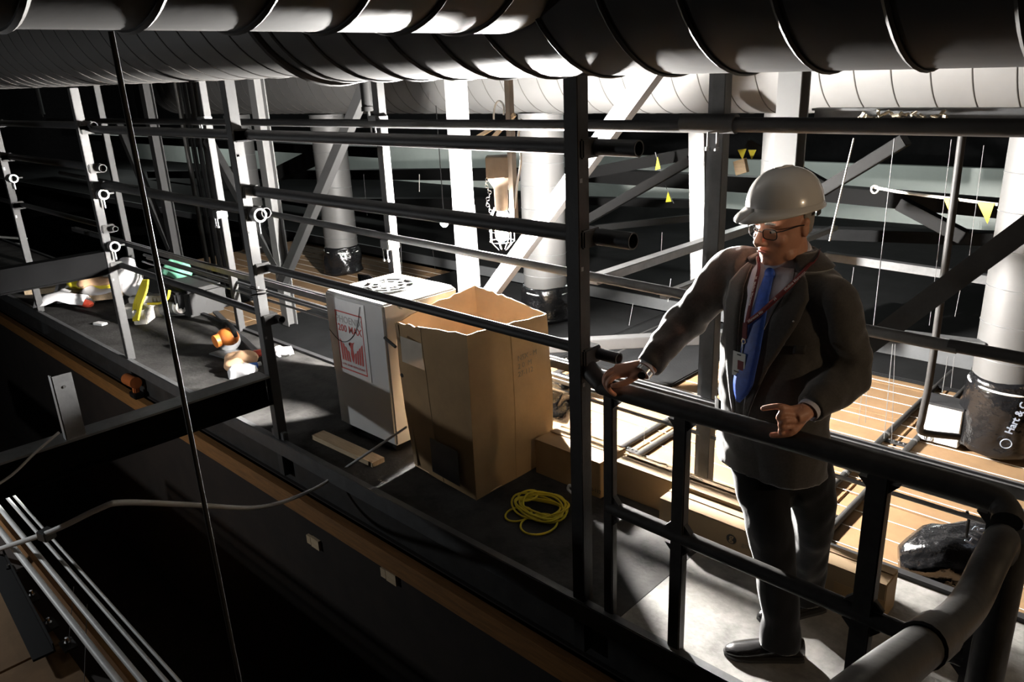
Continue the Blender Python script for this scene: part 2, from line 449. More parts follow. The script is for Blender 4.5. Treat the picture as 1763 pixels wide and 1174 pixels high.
# print on the bag of the right duct
def bag_print(b, x, y, r, z0, a0, body, size):
    c = V((x, y, 0)); n = V((math.cos(a0), math.sin(a0), 0)); tdir = V((-math.sin(a0), math.cos(a0), 0))
    text('bag_print', body, size, c+n*r+V((0, 0, z0))+tdir*.02, (V((0,0,1))*.93+tdir*.25), (-tdir+V((0,0,.25))), 'print_grey', b, .001, bold=.0015)
bag_print(bR, .80, 3.55, .272, -.20, -1.22, 'Hart & C', .062)
part('print_ring', MB().torus(V((.80+.27*math.cos(-1.22), 3.55+.27*math.sin(-1.22), -.27)), (math.cos(-1.22), math.sin(-1.22), 0), .032, .003, 24, 6), 'print_grey', bR)

# ================================================================== NEAR GUARDRAIL
def clamp(parent, c, axis, m='steel_dark'):
    c = V(c); k = part('clamp', MB().obox(c, (.045, 0, 0), (0, .05, 0), (0, 0, .034)), m, parent, bevel=.006)
    bt = MB()
    for s in (-.022, .022):
        bt.tube([c+V((s, -.045, -.03)), c+V((s, -.045, -.10))], .006, 6); bt.tube([c+V((s, -.045, -.10)), c+V((s, -.045, -.115))], .012, 6)
    part('bolt', bt, 'galv', k)
def ring_clamp(parent, c):
    c = V(c); k = part('ring_clamp', MB().pipe(c+V((-.03, .0, 0)), c+V((.03, .0, 0)), .042, .029, 20), 'galv', parent)
    part('bolt', MB().tube([c+V((0, .0, -.04)), c+V((0, .0, -.11))], .007, 6).tube([c+V((.0, .045, 0)), c+V((0, .085, 0))], .008, 6), 'galv', k)
ng = thing('guardrail', 'near scaffold guardrail of tall posts and tube rails left of the man', 'guardrail', (-3.7, 0, 0))
POSTX = (0, -2.47, -4.94, -7.4, -9.9)
for i, x in enumerate(POSTX):
    w = .031
    part('post', MB().box((x-w, -w, -.25), (x+w, w, 2.118 if i == 0 else 2.17-.0146*x*.5)), 'black_steel' if i == 0 else 'steel_grey', ng, bevel=.003)
RY = .062
for hs, r, x1 in (((1.875, 1.885, 1.925, 1.93), .029, .22), ((1.558, 1.448, 1.60, 1.60), .031, .2), ((1.105, .80, 1.12, 1.12), .023, .14)):
    xs = list(POSTX)
    for k, (a, b) in enumerate(zip(xs[:-1], xs[1:])):
        e = x1 if a == 0 else a+.10; z = hs[k]
        part('rail', MB().pipe((e, RY+.007*(k % 2), z), (b-.10, RY+.007*(k % 2), z+.012), r, r-.005, 20), 'steel_dark', ng)
        clamp(ng, (a, .03, z), None, 'black_steel'); clamp(ng, (b, .03, z+.012), None, 'black_steel')
for x, z in ((-2.40, 1.44), (-4.87, 1.40), (-4.87, .98), (-7.33, 1.40)):
    ring_clamp(ng, (x+.0, .03, z))
part('base_bracket', MB().box((-2.55, -.02, -.1), (-2.40, .015, .06)), 'galv_dull', ng, bevel=.004)
# wrapped string on the second post
part('string_wrap', MB().torus((-2.47, 0, 1.0), (.1, .2, 1), .048, .004, 20, 5).torus((-2.47, 0, .96), (-.3, .1, 1), .05, .004, 20, 5), 'cable_black', ng)

# ================================================================== GATE RAILING in front of the man
gt = thing('railing', 'dark welded railing the man leans on', 'railing', (.8, 0, 0))
part('top_rail', MB().tube(smooth_path([(.02, .02, 1.06), (.10, .0, 1.02), (.16, 0, 1.008), (.6, 0, 1.008), (1.0, 0, 1.01), (1.36, 0, 1.012), (1.43, -.02, 1.0), (1.445, -.06, .985)], 5), .036, 16), 'gate_black', gt)
part('lower_rail', MB().tube([(.14, 0, .505), (1.42, 0, .49)], .029, 14), 'gate_black', gt)
for x, w in ((.145, .022), (.457, .026), (1.115, .030), (1.43, .035)):
    p = part('baluster', MB().box((x-w, -w*.8, -.09), (x+w, w*.8, .99)), 'gate_black', gt, bevel=.004)
    for sx in (-1, 1):
        for z, dz in ((.965, -1), (.53, 1), (.462, -1)):
            if (x < .2 and sx < 0) or (x > 1.4 and sx > 0): continue
            part('gusset', MB().slab([(x+sx*w, -.012, z), (x+sx*(w+.028), -.012, z), (x+sx*w, -.012, z+dz*.03)], (0, .024, 0)), 'gate_black', p, smooth=False)
# handrail returning towards the camera, up the steps
hr = thing('handrail', 'bent dark handrail climbing towards the camera at lower right', 'handrail', (1.46, -.7, 0))
part('rail_tube', MB().tube(smooth_path([(1.445, -.05, .86), (1.45, -.12, .965), (1.45, -.24, .955), (1.45, -.45, .945), (1.45, -1.04, 1.165), (1.45, -1.5, 1.33)], 6), .040, 18), 'gate_black', hr)
part('collar', MB().pipe((1.45, -.66, 1.02), (1.45, -.78, 1.067), .046, .04, 18), 'gate_black', hr)
part('stanchion', MB().tube([(1.46, -.05, -.1), (1.46, -.05, .95)], .045, 16), 'gate_black', hr)
part('stanchion', MB().tube([(1.45, -1.3, -.1), (1.45, -1.3, 1.25)], .03, 16), 'gate_black', hr)

# ================================================================== FAR GUARDRAIL
FY = .95
fg = thing('guardrail', 'far scaffold guardrail with bright lit top tubes behind the cartons', 'guardrail', (-3.5, FY, 0))
for i, x in enumerate((0.0, -2.44, -4.9, -7.35)):
    w = .03
    part('post', MB().box((x-w, FY-w+.05, -.2), (x+w, FY+w+.05, 2.5)), 'steel_grey' if i else 'galv_dull', fg, bevel=.003)
part('post_plate', MB().box((-.085, FY+.085, -.2), (-.012, FY+.10, 2.5)), 'galv_dull', fg)
for z, r, x0, x1, m in ((1.905, .027, -9.0, .0, 'steel_dark'), (1.895, .031, -.04, 3.2, 'steel_dark'), (1.28, .024, -9.0, 1.05, 'galv_dull'), (1.095, .024, 1.02, 3.2, 'steel_dark')):
    part('rail', MB().pipe((x0, FY, z), (x1, FY, 1.09 if z == 1.28 else z-.02), r, r-.005, 20), m, fg)
part('coupler', MB().pipe((-.16, FY, 1.90), (.10, FY, 1.897), .041, .03, 20), 'steel_grey', fg)
for x, z in ((0, 1.9), (-2.44, 1.905), (-4.9, 1.905), (-2.44, 1.1), (-4.9, 1.1)):
    clamp(fg, (x, FY+.03, z), None, 'galv_dull')
part('channel', MB().box((-9, FY-.02, .555), (3.2, FY+.03, .562)).box((-9, FY-.02, .562), (3.2, FY-.015, .60)).box((-9, FY+.025, .562), (3.2, FY+.03, .60)).box((-9, FY-.02, .598), (3.2, FY-.006, .603)).box((-9, FY+.016, .598), (3.2, FY+.03, .603)), 'galv', fg, 'galvanised strut channel', smooth=False)
for k, (z, y, r) in enumerate(((.47, 1.02, .014), (.43, 1.05, .016), (.40, .99, .010))):
    solo('conduit', MB().tube([(-7, y, z), (3.2, y, z-.01)], r, 10), ('galv_dull', 'galv_dull', 'galv')[k], ('thin grey conduit right under the strut channel', 'thickest grey conduit under the strut channel', 'lowest thin pale conduit under the strut channel')[k], 'conduit', 'conduits under the far rail')
# cable tie hanging from conduits
solo('cable_tie', MB().tube([ay(1665, 880, 1.0), ay(1668, 895, 1.0), ay(1664, 925, 1.0)], .006, 6).obox(ay(1672, 890, 1.0), (.035, 0, 0), (0, .01, 0), (0, 0, .006)), 'cable_black', 'black cable tie around the conduits above the bagged roll', 'cable tie')
# ================================================================== ROOF TRUSS behind the far rail
TY = 2.0
def isteel(name, p, q, w, h, m, label, cat, group, up=(0,1,0)):
    return solo(name, MB().ibeam(p, q, w, h, .012, up), m, label, cat, group, smooth=False)
G = 'steel members of the truss behind the lamp'
isteel('truss_post', (-2.86, TY+.06, -.4), (-2.86, TY+.06, 2.6), .13, .12, 'white_steel', 'white upright I-beam left of the hanging lamp', 'steel beam', G)
isteel('truss_post', (-5.9, TY+.06, -.4), (-5.9, TY+.06, 2.6), .13, .12, 'white_steel', 'grey upright I-beam right of the lit guardrail post', 'steel beam', G)
isteel('truss_post', (-.16, TY+.06, .3), (-.16, TY+.06, 2.6), .13, .12, 'white_steel', 'white upright I-beam above the hard hat', 'steel beam', G)
isteel('truss_post', (-8.7, TY+.06, -.4), (-8.7, TY+.06, 2.6), .13, .12, 'steel_grey', 'dim upright I-beam at the far left of the truss', 'steel beam', G)
def angle(p, q, w, m, label):
    p, q = V(p), V(q); d = (q-p).normalized(); s = d.cross(V((0,1,0))).normalized()
    mb = MB().obox((p+q)/2, (q-p)/2, s*w/2, (0, .005, 0)).obox((p+q)/2+s*(w/2-.004)+V((0, .04, 0)), (q-p)/2, s*.004, (0, .04, 0))
    return solo('truss_diagonal', mb, m, label, 'steel beam', G, smooth=False)
angle(ay(1135, 100, TY), ay(835, 512, TY), .12, 'white_steel', 'bright diagonal steel brace right of the hanging lamp')
angle(ay(640, 110, TY), ay(480, 490, TY), .10, 'steel_grey', 'grey diagonal brace left of the lamp, leaning right')
angle(ay(200, 215, TY), ay(290, 430, TY), .10, 'steel_grey', 'dim diagonal brace left of the conduit bundle')
angle(ay(352, 240, TY), ay(480, 470, TY), .10, 'steel_grey', 'dim diagonal brace falling to the right below the lit post')
solo('truss_diagonal', MB().bar(ay(1480, 605, 1.12), ay(1800, 368, 1.12), .08, .06, (0,1,0)).bar(ay(1478, 596, 1.10), ay(1798, 359, 1.10), .05, .008, (0,1,0)), 'black_steel', 'thick black diagonal brace at the right edge behind the man', 'steel beam', G, smooth=False)
isteel('truss_chord', (-.05, 2.1, 1.86), (3.2, 2.1, 1.83), .09, .09, 'galv_dull', 'grey horizontal beam under the far duct, littered with debris', 'steel beam', G, up=(0,0,1))
db = MB()
for k in range(70):
    p = V((random.uniform(.18, .62), 2.03+random.uniform(-.03, .02), 1.85+random.uniform(-.035, .035)))
    a = V((random.uniform(-1,1), random.uniform(-1,1), random.uniform(-1,1))).normalized()*.016; b = a.cross(V((.3,.5,.8))).normalized()*.007
    db.obox(p, a, b, a.cross(b).normalized()*.004)
solo('fibre_debris', db, 'debris', 'clump of loose fibre debris on the grey beam', None, kind='stuff', smooth=False)
# other steel and struts behind
def strut(p, q, w, h, m, label, name='strut', up=(0,0,1), cat='strut'):
    return solo(name, MB().bar(p, q, w, h, up), m, label, cat, 'struts beyond the far rail', smooth=False, bevel=.004)
a = ay(1020, 482, 1.02)
strut(a, a+V((0, 2.6, 0)), .07, .05, 'galv', 'upper of the two grey struts running back from the lit rail')
strut(a+V((.38, .1, -.05)), a+V((.38, 2.3, -.05)), .045, .035, 'galv', 'lower of the two grey struts running back from the lit rail')
strut(az(930, 596, .12), az(1260, 578, .12), .10, .09, 'steel_grey', 'pale grey square tube between the box and the man at arm height')
strut(ay(1420, 440, 4.6), ay(1763, 490, 4.6), .08, .07, 'galv_dull', 'long grey strut across the dark panels right of the man')
strut(ay(1490, 566, 3.4), ay(1700, 592, 3.4), .09, .03, 'galv_dull', 'flat grey strut just above the right part of the far rail')
strut(ay(1000, 385, 4.4), ay(1190, 275, 4.4), .09, .09, 'black_matte', 'black diagonal tube rising right of the near post')
strut(ay(1000, 300, 6), ay(1240, 255, 6), .14, .14, 'black_matte', 'black roof strut high between near post and far post')
strut(ay(1000, 395, 5), ay(1240, 370, 5), .10, .07, 'black_matte', 'black strut level with the mid rail right of the near post')
strut(ay(1000, 300, 7.2), ay(1440, 326, 7.2), .2, .2, 'black_matte', 'black beam across the white wall behind the hard hat')
strut(ay(1000, 345, 7.6), ay(1240, 352, 7.6), .15, .12, 'black_matte', 'lower black beam across the white wall left of the hard hat')
strut(ay(1400, 330, 6.4), ay(1763, 362, 6.4), .2, .17, 'black_matte', 'black beam across the white wall right of the hard hat')
strut(ay(1390, 400, 6.2), ay(1763, 412, 6.2), .2, .12, 'dark_panel', 'dark sill below the white wall at right')
strut(ay(1380, 350, 3.4), ay(1560, 240, 3.4), .12, .08, 'black_matte', 'dim diagonal strut right of the hard hat')
strut(ay(1550, 350, 4.6), ay(1660, 408, 4.6), .12, .1, 'black_matte', 'black diagonal strut falling right across the white wall')
strut(ay(1290, 245, 6.5), ay(1440, 330, 6.5), .12, .1, 'black_matte', 'black diagonal strut falling right behind the hard hat')
for k, (x0, y0, x1, y1, Y) in enumerate(((150, 236, 660, 262, 8), (260, 300, 980, 300, 8.4), (330, 348, 980, 352, 7.6), (480, 300, 560, 262, 5), (80, 395, 560, 400, 6.5))):
    strut(ay(x0, y0, Y), ay(x1, y1, Y), .25, .22, 'black_matte', ('topmost', 'second', 'third', 'short slanting', 'lowest')[k]+' black beam across the far wall at left')
strut(ay(560, 380, 5.4), ay(600, 300, 5.4), .1, .1, 'black_matte', 'short black strut behind the grey vertical duct')
# small white uprights behind the lamp
strut(ay(812, 352, 2.5), ay(822, 492, 2.5), .07, .02, 'white_steel', 'short white upright bar directly left of the lamp', up=(0,1,0))
strut(ay(1205, 210, 3.1), ay(1208, 500, 3.1), .13, .12, 'black_steel', 'wide dim grey column left of the man', name='column', up=(0,1,0), cat='column')
# conduit bundle at left
for k, (x, m) in enumerate(((302, 'black_steel'), (314, 'cable_black'), (325, 'steel_dark'), (335, 'black_steel'), (346, 'cable_black'))):
    b = ay(x, 140, 2.3); solo('riser_pipe', MB().tube([(b.x, 2.3, -.4), (b.x, 2.3, 2.6)], .032, 12), m, ('leftmost', 'second', 'middle', 'fourth', 'rightmost')[k]+' pipe of the dark riser bundle left of the lit post', 'pipe', 'riser pipe bundle')
for k, (x0, y0, x1, y1, Y, rr) in enumerate(((62, 150, 78, 195, 3, .05), (247, 140, 262, 195, 3, .05), (628, 128, 640, 186, 1.2, .042))):
    p, q = ay(x0, y0, Y), ay(x1, y1, Y); q = V((p.x, p.y, q.z)); p.z = 2.4
    t = thing('hanger_rod', ('dim hanging pipe stub at the far left', 'pale hanging pipe stub above the riser bundle', 'black hanging cylinder under the duct near the bright brace')[k], 'hanger', (p.x, p.y, q.z), 'pipe stubs under the ducts')
    m = ('steel_grey', 'galv', 'cable_black')[k]
    part('stub', MB().tube([p, q], rr, 14), m, t); part('end_cap', MB().tube([q+V((0,0,.01)), q-V((0,0,.02))], rr*1.15, 14), m, t)
    part('tip', MB().tube([q-V((0,0,.02)), q-V((0,0,.07))], rr*.3, 8), m, t)
# hanger wires over the tan ceiling, and the bent black pipe
wires = ((1470, 238, 1428, 415, 2.3, .007), (1540, 238, 1504, 560, 2.6, .004), (1638, 240, 1600, 560, 3.0, .003), (1694, 250, 1665, 470, 3.4, .003),
         (1537, 592, 1522, 755, 3.2, .004), (1541, 592, 1535, 760, 3.2, .003), (1632, 614, 1622, 676, 3.4, .004), (1643, 614, 1637, 668, 3.4, .003), (1490, 617, 1478, 730, 3.2, .003), (1494, 617, 1490, 728, 3.2, .003),
         (1107, 790, 1110, 735, 2.0, .003), (1090, 522, 1083, 560, 3.5, .003), (1140, 400, 1138, 440, 4, .003), (1155, 480, 1150, 520, 3.2, .003), (1470, 460, 1466, 490, 4.2, .004), (1653, 500, 1644, 545, 4.0, .004), (1700, 480, 1690, 540, 4.0, .003),
         (505, 545, 512, 590, 2.2, .003), (626, 300, 632, 370, 4, .003), (722, 300, 722, 330, 4, .008), (690, 420, 692, 470, 3, .003), (745, 430, 750, 470, 3, .003))
WL = ('thick white wire end hanging right of the hard hat', 'thin hanger wire right of the thick white one', 'dim hanger wire left of the bent black pipe', 'dim hanger wire by the right vertical duct',
      'left bright hanger wire over the lit tan panels', 'right bright hanger wire over the lit tan panels', 'left hanger wire of the white junction box', 'right hanger wire of the white junction box', 'left hanger wire at the man\'s elbow', 'right hanger wire at the man\'s elbow',
      'hanger wire above the printed carton', 'hanger wire below the lit far rail left of the man', 'short wire on the upper grey strut', 'hanger wire below the lit rail near the man\'s arm', 'short bright wire stub right of the man\'s collar', 'bright wire stub left of the right vertical duct', 'wire stub beside the right vertical duct',
      'hanger wire below the dehumidifier\'s left edge', 'hanger wire beside the grey vertical duct', 'white rod hanging between the two white uprights', 'hanger wire above the dehumidifier', 'second hanger wire above the dehumidifier')
for (x0, y0, x1, y1, Y, rr), lb in zip(wires, WL):
    solo('hanger_wire', MB().tube([ay(x0, y0, Y), ay(x1, y1, Y)], rr*.62, 6), 'wire_white' if rr > .0055 else 'wire_dim', lb, 'wire', 'ceiling hanger wires')
pp = [ay(1661, 200, 2.7), ay(1607, 610, 2.7), ay(1588, 715, 2.7), ay(1584, 735, 2.72), ay(1592, 745, 2.76), ay(1650, 752, 2.95)]
solo('bent_pipe', MB().tube(smooth_path(pp, 5), .022, 12), 'black_steel', 'black bent pipe standing left of the right vertical duct', 'pipe')
# black pipes lying on the tan ceiling, with silver bands
for k, x in enumerate((.16, .347, -1.2, -1.04, -2.55, -2.4)):
    t = thing('ceiling_pipe', ('left', 'right')[k % 2]+' black pipe on the tan panels '+('right of the man', 'left of the man', 'behind the box')[k//2], 'pipe', (x, 3, -.45), 'black pipes on the tan ceiling')
    part('pipe', MB().tube([(x, 1.12, -.428), (x, 4.9, -.428)], .021, 12), 'black_steel', t)
    for y in (1.75, 2.55, 3.3, 4.1): part('band', MB().pipe((x, y-.012, -.428), (x, y+.012, -.428), .024, .02, 12), 'galv', t)
for x, y, lb in ((.25, 2.02, 'right of the man'), (.25, 3.25, 'near the bent pipe'), (-1.12, 1.98, 'above the printed carton')):
    t = thing('splice_clip', 'small dark splice clip on the panel joint '+lb, 'clip', (x, y, -.45), 'panel splice clips')
    part('plate', MB().box((x-.075, y-.028, -.449), (x+.075, y+.028, -.44)), 'black_steel', t, bevel=.002)
    for d in (-.05, -.017, .017, .05): part('screw', MB().tube([(x+d, y, -.44), (x+d, y, -.43)], .008, 6), 'galv', t)
# white junction box near the right duct
jx = ay(1626, 693, 3.42)
t = thing('junction_box', 'white junction box on the tan panels beside the right duct', 'box', (jx.x, 3.42, -.45))
part('body', MB().box((jx.x-.13, 3.38, -.43), (jx.x+.13, 3.56, -.15)), 'unit_white', t, bevel=.006)
part('lid', MB().box((jx.x-.135, 3.375, -.149), (jx.x+.135, 3.565, -.135)), 'steel_dark', t)
part('hook', MB().torus((jx.x-.06, 3.37, -.40), (0,1,0), .022, .004, 16, 5), 'galv', t)
# black plastic-wrapped roll behind the long carton
wr = MB(); rg = []
P0, P1 = V((.86, 1.32, -.12)), V((1.45, 1.62, .04))
for i in range(19):
    f = i/18; c = P0.lerp(P1, f); r0 = .155*(1-abs(2*f-1)**3*.55); u = V((-.4, .9, 0)).normalized(); w = V((-.1, -.05, 1)).normalized()
    rg.append([c+(u*math.cos(a)+w*math.sin(a))*r0*(1+.22*noise.noise(V((math.cos(a)*2, math.sin(a)*2, f*6)))+.08*noise.noise(V((math.cos(a)*7, math.sin(a)*7, f*14)))) for a in [2*PI*j/36 for j in range(36)]])
br = thing('bagged_roll', 'black plastic wrapped roll lying behind the long carton', 'bag', (1.15, 1.45, -.27))
b1 = part('plastic_wrap', MB().rings(rg), 'plastic_black', br, smooth='all')
text('bag_print', 'H R', .06, P0.lerp(P1, .45)+V((.02, -.13, .12)), (.3, .3, .9), (-.8, -.3, .4), 'print_grey', b1, .001, bold=.001)
# bagged duct end near the near post (behind it)
bq = ay(962, 690, 1.25)
lp = lump(MB().ell(bq, (.10, .02, 0), (0, .09, 0), (.01, 0, .17), 28, 18), .05, 9, 3)
solo('plastic_bundle', lp, 'plastic_black', 'crumpled black plastic bundle behind the near post', 'bag', smooth='all')

# ================================================================== HANGING WORK LAMP (main light of the photograph)
LY = 1.5
def L(px, py): return ay(px, py, LY)
lt = thing('work_lamp', 'glaring caged work lamp hanging behind the rails', 'lamp', L(862, 450))
c0 = L(860, 268); c1 = L(860, 305); c2 = L(862, 322); c3 = L(864, 362)
vx = V((RT.x, RT.y, 0)).normalized(); vy = V((-vx.y, vx.x, 0))
ln = lambda px: px*4.85/F
sk = part('socket_housing', MB().obox((c0+c1)/2, vx*ln(24), vy*ln(20), V((0, 0, (c0-c1).z/2))), 'lamp_body', lt, bevel=.006)
for k in range(-2, 3): part('rib', MB().obox((c0+c1)/2+vx*ln(9*k)-vy*ln(20), vx*ln(1), vy*ln(1.5), V((0,0,(c0-c1).z/2*.92))), 'lamp_body', sk, smooth=False)
part('neck', MB().tube([c1, c1+(c2-c1)*.3, c2, c3], [ln(22), ln(20), ln(13), ln(12)], 18), 'lamp_body', lt)
bc = L(864, 398)
BR = .044
bm_ = []
for i in range(13):
    f = i/12; z = c3.z-.015-f*.20
    r = BR*(.55+.45*min(1, f*3)) if f < .75 else BR*math.sqrt(max(0, 1-((f-.75)/.25)**2))+.001
    bm_.append([V((bc.x+math.cos(a)*r, bc.y+math.sin(a)*r, z)) for a in [2*PI*j/20 for j in range(20)]])
part('bulb', MB().rings(bm_), 'lamp_bulb', lt, 'glowing bulb', smooth='all')
zt, zb = c3.z, c3.z-.27
for k in range(7):
    a = 2*PI*k/7; e = V((math.cos(a), math.sin(a), 0))
    part('cage_wire', MB().tube([V((bc.x, bc.y, zt+.02))+e*.045, V((bc.x, bc.y, zt-.05))+e*.085, V((bc.x, bc.y, zb+.06))+e*.085, V((bc.x, bc.y, zb))+e*.03], .0028, 6), 'chrome', lt)
for z in (zt-.05, zt-.14, zb+.06): part('cage_ring', MB().torus((bc.x, bc.y, z), (0,0,1), .085, .0028, 28, 6), 'chrome', lt)
# chain looped beside the socket
for s, n in ((-1, 11), (1, 11)):
    ch = MB()
    for k in range(n):
        p = c1+vx*ln(22*s)+vx*ln(s*(3*math.sin(k*1.1)))+V((0, 0, -.012-k*.021)); ch.torus(p, (vx if k % 2 else vy), .011, .0028, 10, 5)
    part('chain', ch, 'chrome', lt, 'hanging chain')
part('cord', MB().tube(smooth_path([L(897, 205), L(892, 240), L(897, 275), L(890, 320), L(886, 360)], 6), ln(2.2), 8), 'wire_white', lt, 'white lamp cord')
part('support_pipe', MB().box(tuple(c0+V((.085, -.015, -.45))), tuple(c0+V((.125, .025, .55)))), 'lamp_body', lt)
part('wood_wedge', MB().bar(L(822, 236), L(860, 214), .02, .022).bar(L(846, 240), L(886, 197), .02, .024), 'wood_pale', lt, 'two crossed wooden sticks above the socket')
part('wire_loop', MB().tube(smooth_path([L(853, 225), L(850, 200), L(853, 180), L(860, 174), L(867, 182), L(867, 198)], 6), .006, 8), 'wire_white', lt)
# second bulb further back
fb = ay(765, 384, 3.2)
t = thing('far_lamp', 'small bright bulb further back left of the work lamp', 'lamp', fb-V((0,0,.05)))
part('bulb', MB().sph(fb, .042), 'lamp_far', t, 'glowing bulb', smooth='all'); part('socket', MB().tube([fb+V((0,0,.025)), fb+V((0,0,.10))], .02, 12), 'cable_black', t); part('cord', MB().tube([fb+V((0,0,.1)), fb+V((0,0,1.2))], .005, 6), 'cable_black', t)

# ================================================================== DEHUMIDIFIER
mx0, mx1, my0, my1, mz = -2.27, -1.685, .325, .87, .945
t = thing('dehumidifier', 'white dehumidifier cabinet with a red bird sign on its front', 'dehumidifier', (-1.98, .6, 0))
part('cabinet', MB().box((mx0, my0, .06), (mx1, my1, mz)), 'unit_white', t, bevel=.012)
part('top_lip', MB().box((mx1-.02, my0+.1, mz-.045), (mx1+.045, my1-.02, mz-.004)), 'unit_white', t, bevel=.01)
fc = V(((mx0+mx1)/2-.02, .60, mz)); fr = .165
part('fan_opening', MB().tube([fc+V((0,0,.001)), fc+V((0,0,.003))], fr, 40), 'unit_dark', t, 'round fan grille')
g = t.children[-1] if False else bpy.data.objects['fan_opening']
for R_ in (fr, fr*.66, fr*.34): part('grille_ring', MB().torus(fc+V((0,0,.008)), (0,0,1), R_, .007, 36, 6), 'unit_white', g)
for k in range(8):
    e = V((math.cos(k*PI/4+.2), math.sin(k*PI/4+.2), 0)); part('grille_spoke', MB().bar(fc+e*.03+V((0,0,.009)), fc+e*fr+V((0,0,.009)), .013, .01), 'unit_white', g, smooth=False)
part('grille_hub', MB().tube([fc+V((0,0,.003)), fc+V((0,0,.014))], .035, 20), 'unit_white', g)
for x in (mx0+.08, mx1-.08): part('caster', MB().tube([(x, my0+.06, .03), (x+.03, my0+.06, .03)], .03, 16), 'unit_dark', t)
# sign sheet on the front
sx0, sx1, sz0, sz1 = mx0+.01, mx0+.405, .43, .915
yy = my0-.004
s = part('sign', MB().box((sx0, yy, sz0), (sx1, my0-.0005, sz1)), 'label_white', t, 'silver sign with red bird emblem', bevel=.001)
bx0, bx1, bz0, bz1 = sx0+.085, sx1-.035, sz0+.03, sz1-.075
part('sign_border', MB().box((bx0, yy-.001, bz0), (bx1, yy, bz0+.008)).box((bx0, yy-.001, bz1-.008), (bx1, yy, bz1)).box((bx0, yy-.001, bz0+.008), (bx0+.007, yy, bz1-.008)).box((bx1-.007, yy-.001, bz0+.008), (bx1, yy, bz1-.008)), 'label_red', s, smooth=False)
bc_ = (bx0+bx1)/2
text('sign_lettering', 'PHOENIX', .062, (bc_, yy, bz1-.072), (1,0,0), (0,0,1), 'label_grey', s, .0005, 'CENTER')
text('sign_lettering', '200 MAX', .062, (bc_, yy, bz1-.128), (1,0,0), (0,0,1), 'label_red', s, .0005, 'CENTER', .001)
text('sign_lettering', 'LOW GRAIN REFRIGERANT', .0195, (bc_, yy, bz0+.028), (1,0,0), (0,0,1), 'label_red', s, .0005, 'CENTER')
def flat(name, pts, m, par): part(name, MB().slab([(bc_+x, yy-.0005, bz0+z) for x, z in pts], (0, -.0008, 0)), m, par, smooth=False)
for k in range(4):
    x = -.118+.024*k; flat('wing_feather', [(x, .20-.022*k), (x+.018, .185-.02*k), (x+.024, .06), (x+.008, .062)], 'label_red', s)
    x = .118-.024*k; flat('wing_feather', [(x, .20-.022*k), (x-.008, .062), (x-.024, .06), (x-.018, .185-.02*k)], 'label_red', s)
flat('bird_body', [(-.03, .18), (-.012, .192), (.012, .19), (.035, .20), (.02, .18), (.012, .15), (.022, .11), (.006, .06), (-.006, .075), (-.014, .115), (-.008, .15)], 'label_red', s)
flat('bird_head', [(-.028, .178), (-.012, .19), (-.006, .176), (-.02, .168)], 'label_red', s)
part('sign_wire', MB().tube(smooth_path([(sx0, yy-.004, .70), (sx0+.1, yy-.004, .645), (sx0+.2, yy-.004, .66), (sx0+.3, yy-.004, .75), (sx0+.36, yy-.004, .90)], 6), .002, 5), 'cable_black', s)

# ================================================================== OPEN CARDBOARD BOX
bxm = thing('open_box', 'tall open cardboard box with ragged rim in front of the lamp', 'box', (-1.25, .6, 0))
B4 = [(-1.50, .31), (-.94, .27), (-.945, .885), (-1.50, .90)]          # floor outline
T4 = [(-1.62, .36, .85), (-1.30, .28, .90), (-.93, .27, .935), (-.905, .55, .925), (-.985, .92, .87), (-1.22, .90, .93), (-1.50, .87, .97), (-1.60, .62, .90)]
def edge_pts(poly, n, closed=True):
    out = []; P_ = [V(p) for p in poly]; k = len(P_)
    L_ = [(P_[(i+1) % k]-P_[i]).length for i in range(k)]; tot = sum(L_)
    for s_ in range(n):
        d = tot*s_/n; i = 0
        while d > L_[i]: d -= L_[i]; i += 1
        out.append(P_[i].lerp(P_[(i+1) % k], d/L_[i]))
    return out
def ringpts(n=64):
    bot = []; top = []
    b8 = [V((*B4[0],0)), V(((B4[0][0]+B4[1][0])/2, (B4[0][1]+B4[1][1])/2, 0)), V((*B4[1],0)), V(((B4[1][0]+B4[2][0])/2, (B4[1][1]+B4[2][1])/2, 0)), V((*B4[2],0)), V(((B4[2][0]+B4[3][0])/2, (B4[2][1]+B4[3][1])/2, 0)), V((*B4[3],0)), V(((B4[3][0]+B4[0][0])/2, (B4[3][1]+B4[0][1])/2, 0))]
    for k in range(8):
        for j in range(n//8):
            f = j/(n//8)
            bot.append(b8[k].lerp(b8[(k+1) % 8], f)); top.append(V(T4[k]).lerp(V(T4[(k+1) % 8]), f))
    return bot, top
bot, top = ringpts()
cx_, cy_ = -1.23, .59
def wallring(f, inset):
    out = []
    for j, (a_, b_) in enumerate(zip(bot, top)):
        p = a_.lerp(b_, f); o = V((p.x-cx_, p.y-cy_, 0)).normalized()
        p = p+o*(.018*math.sin(f*PI)+.010*noise.noise(V((p.x*4, p.y*4, p.z*4))))
        if f == 1: p.z += .012*noise.noise(V((j*.9, 3, 0)))+.006*noise.noise(V((j*3.1, 9, 0)))
        out.append(p-o*inset)
    return out
fs_ = [0, .12, .25, .4, .55, .7, .82, .92, 1]
part('outer_wall', MB().rings([wallring(f, 0) for f in fs_], False), 'cardboard', bxm, smooth=True)
part('inner_wall', MB().rings([wallring(f, .009) for f in fs_], False), 'cardboard_in', bxm, smooth=True)
part('rim', MB().rings([wallring(1, 0), wallring(1, .009)], False), 'cardboard_pale', bxm, 'torn pale rim')
part('bottom', MB().slab([p+V((0,0,.004)) for p in bot], (0,0,.006)), 'cardboard_in', bxm, smooth=False)
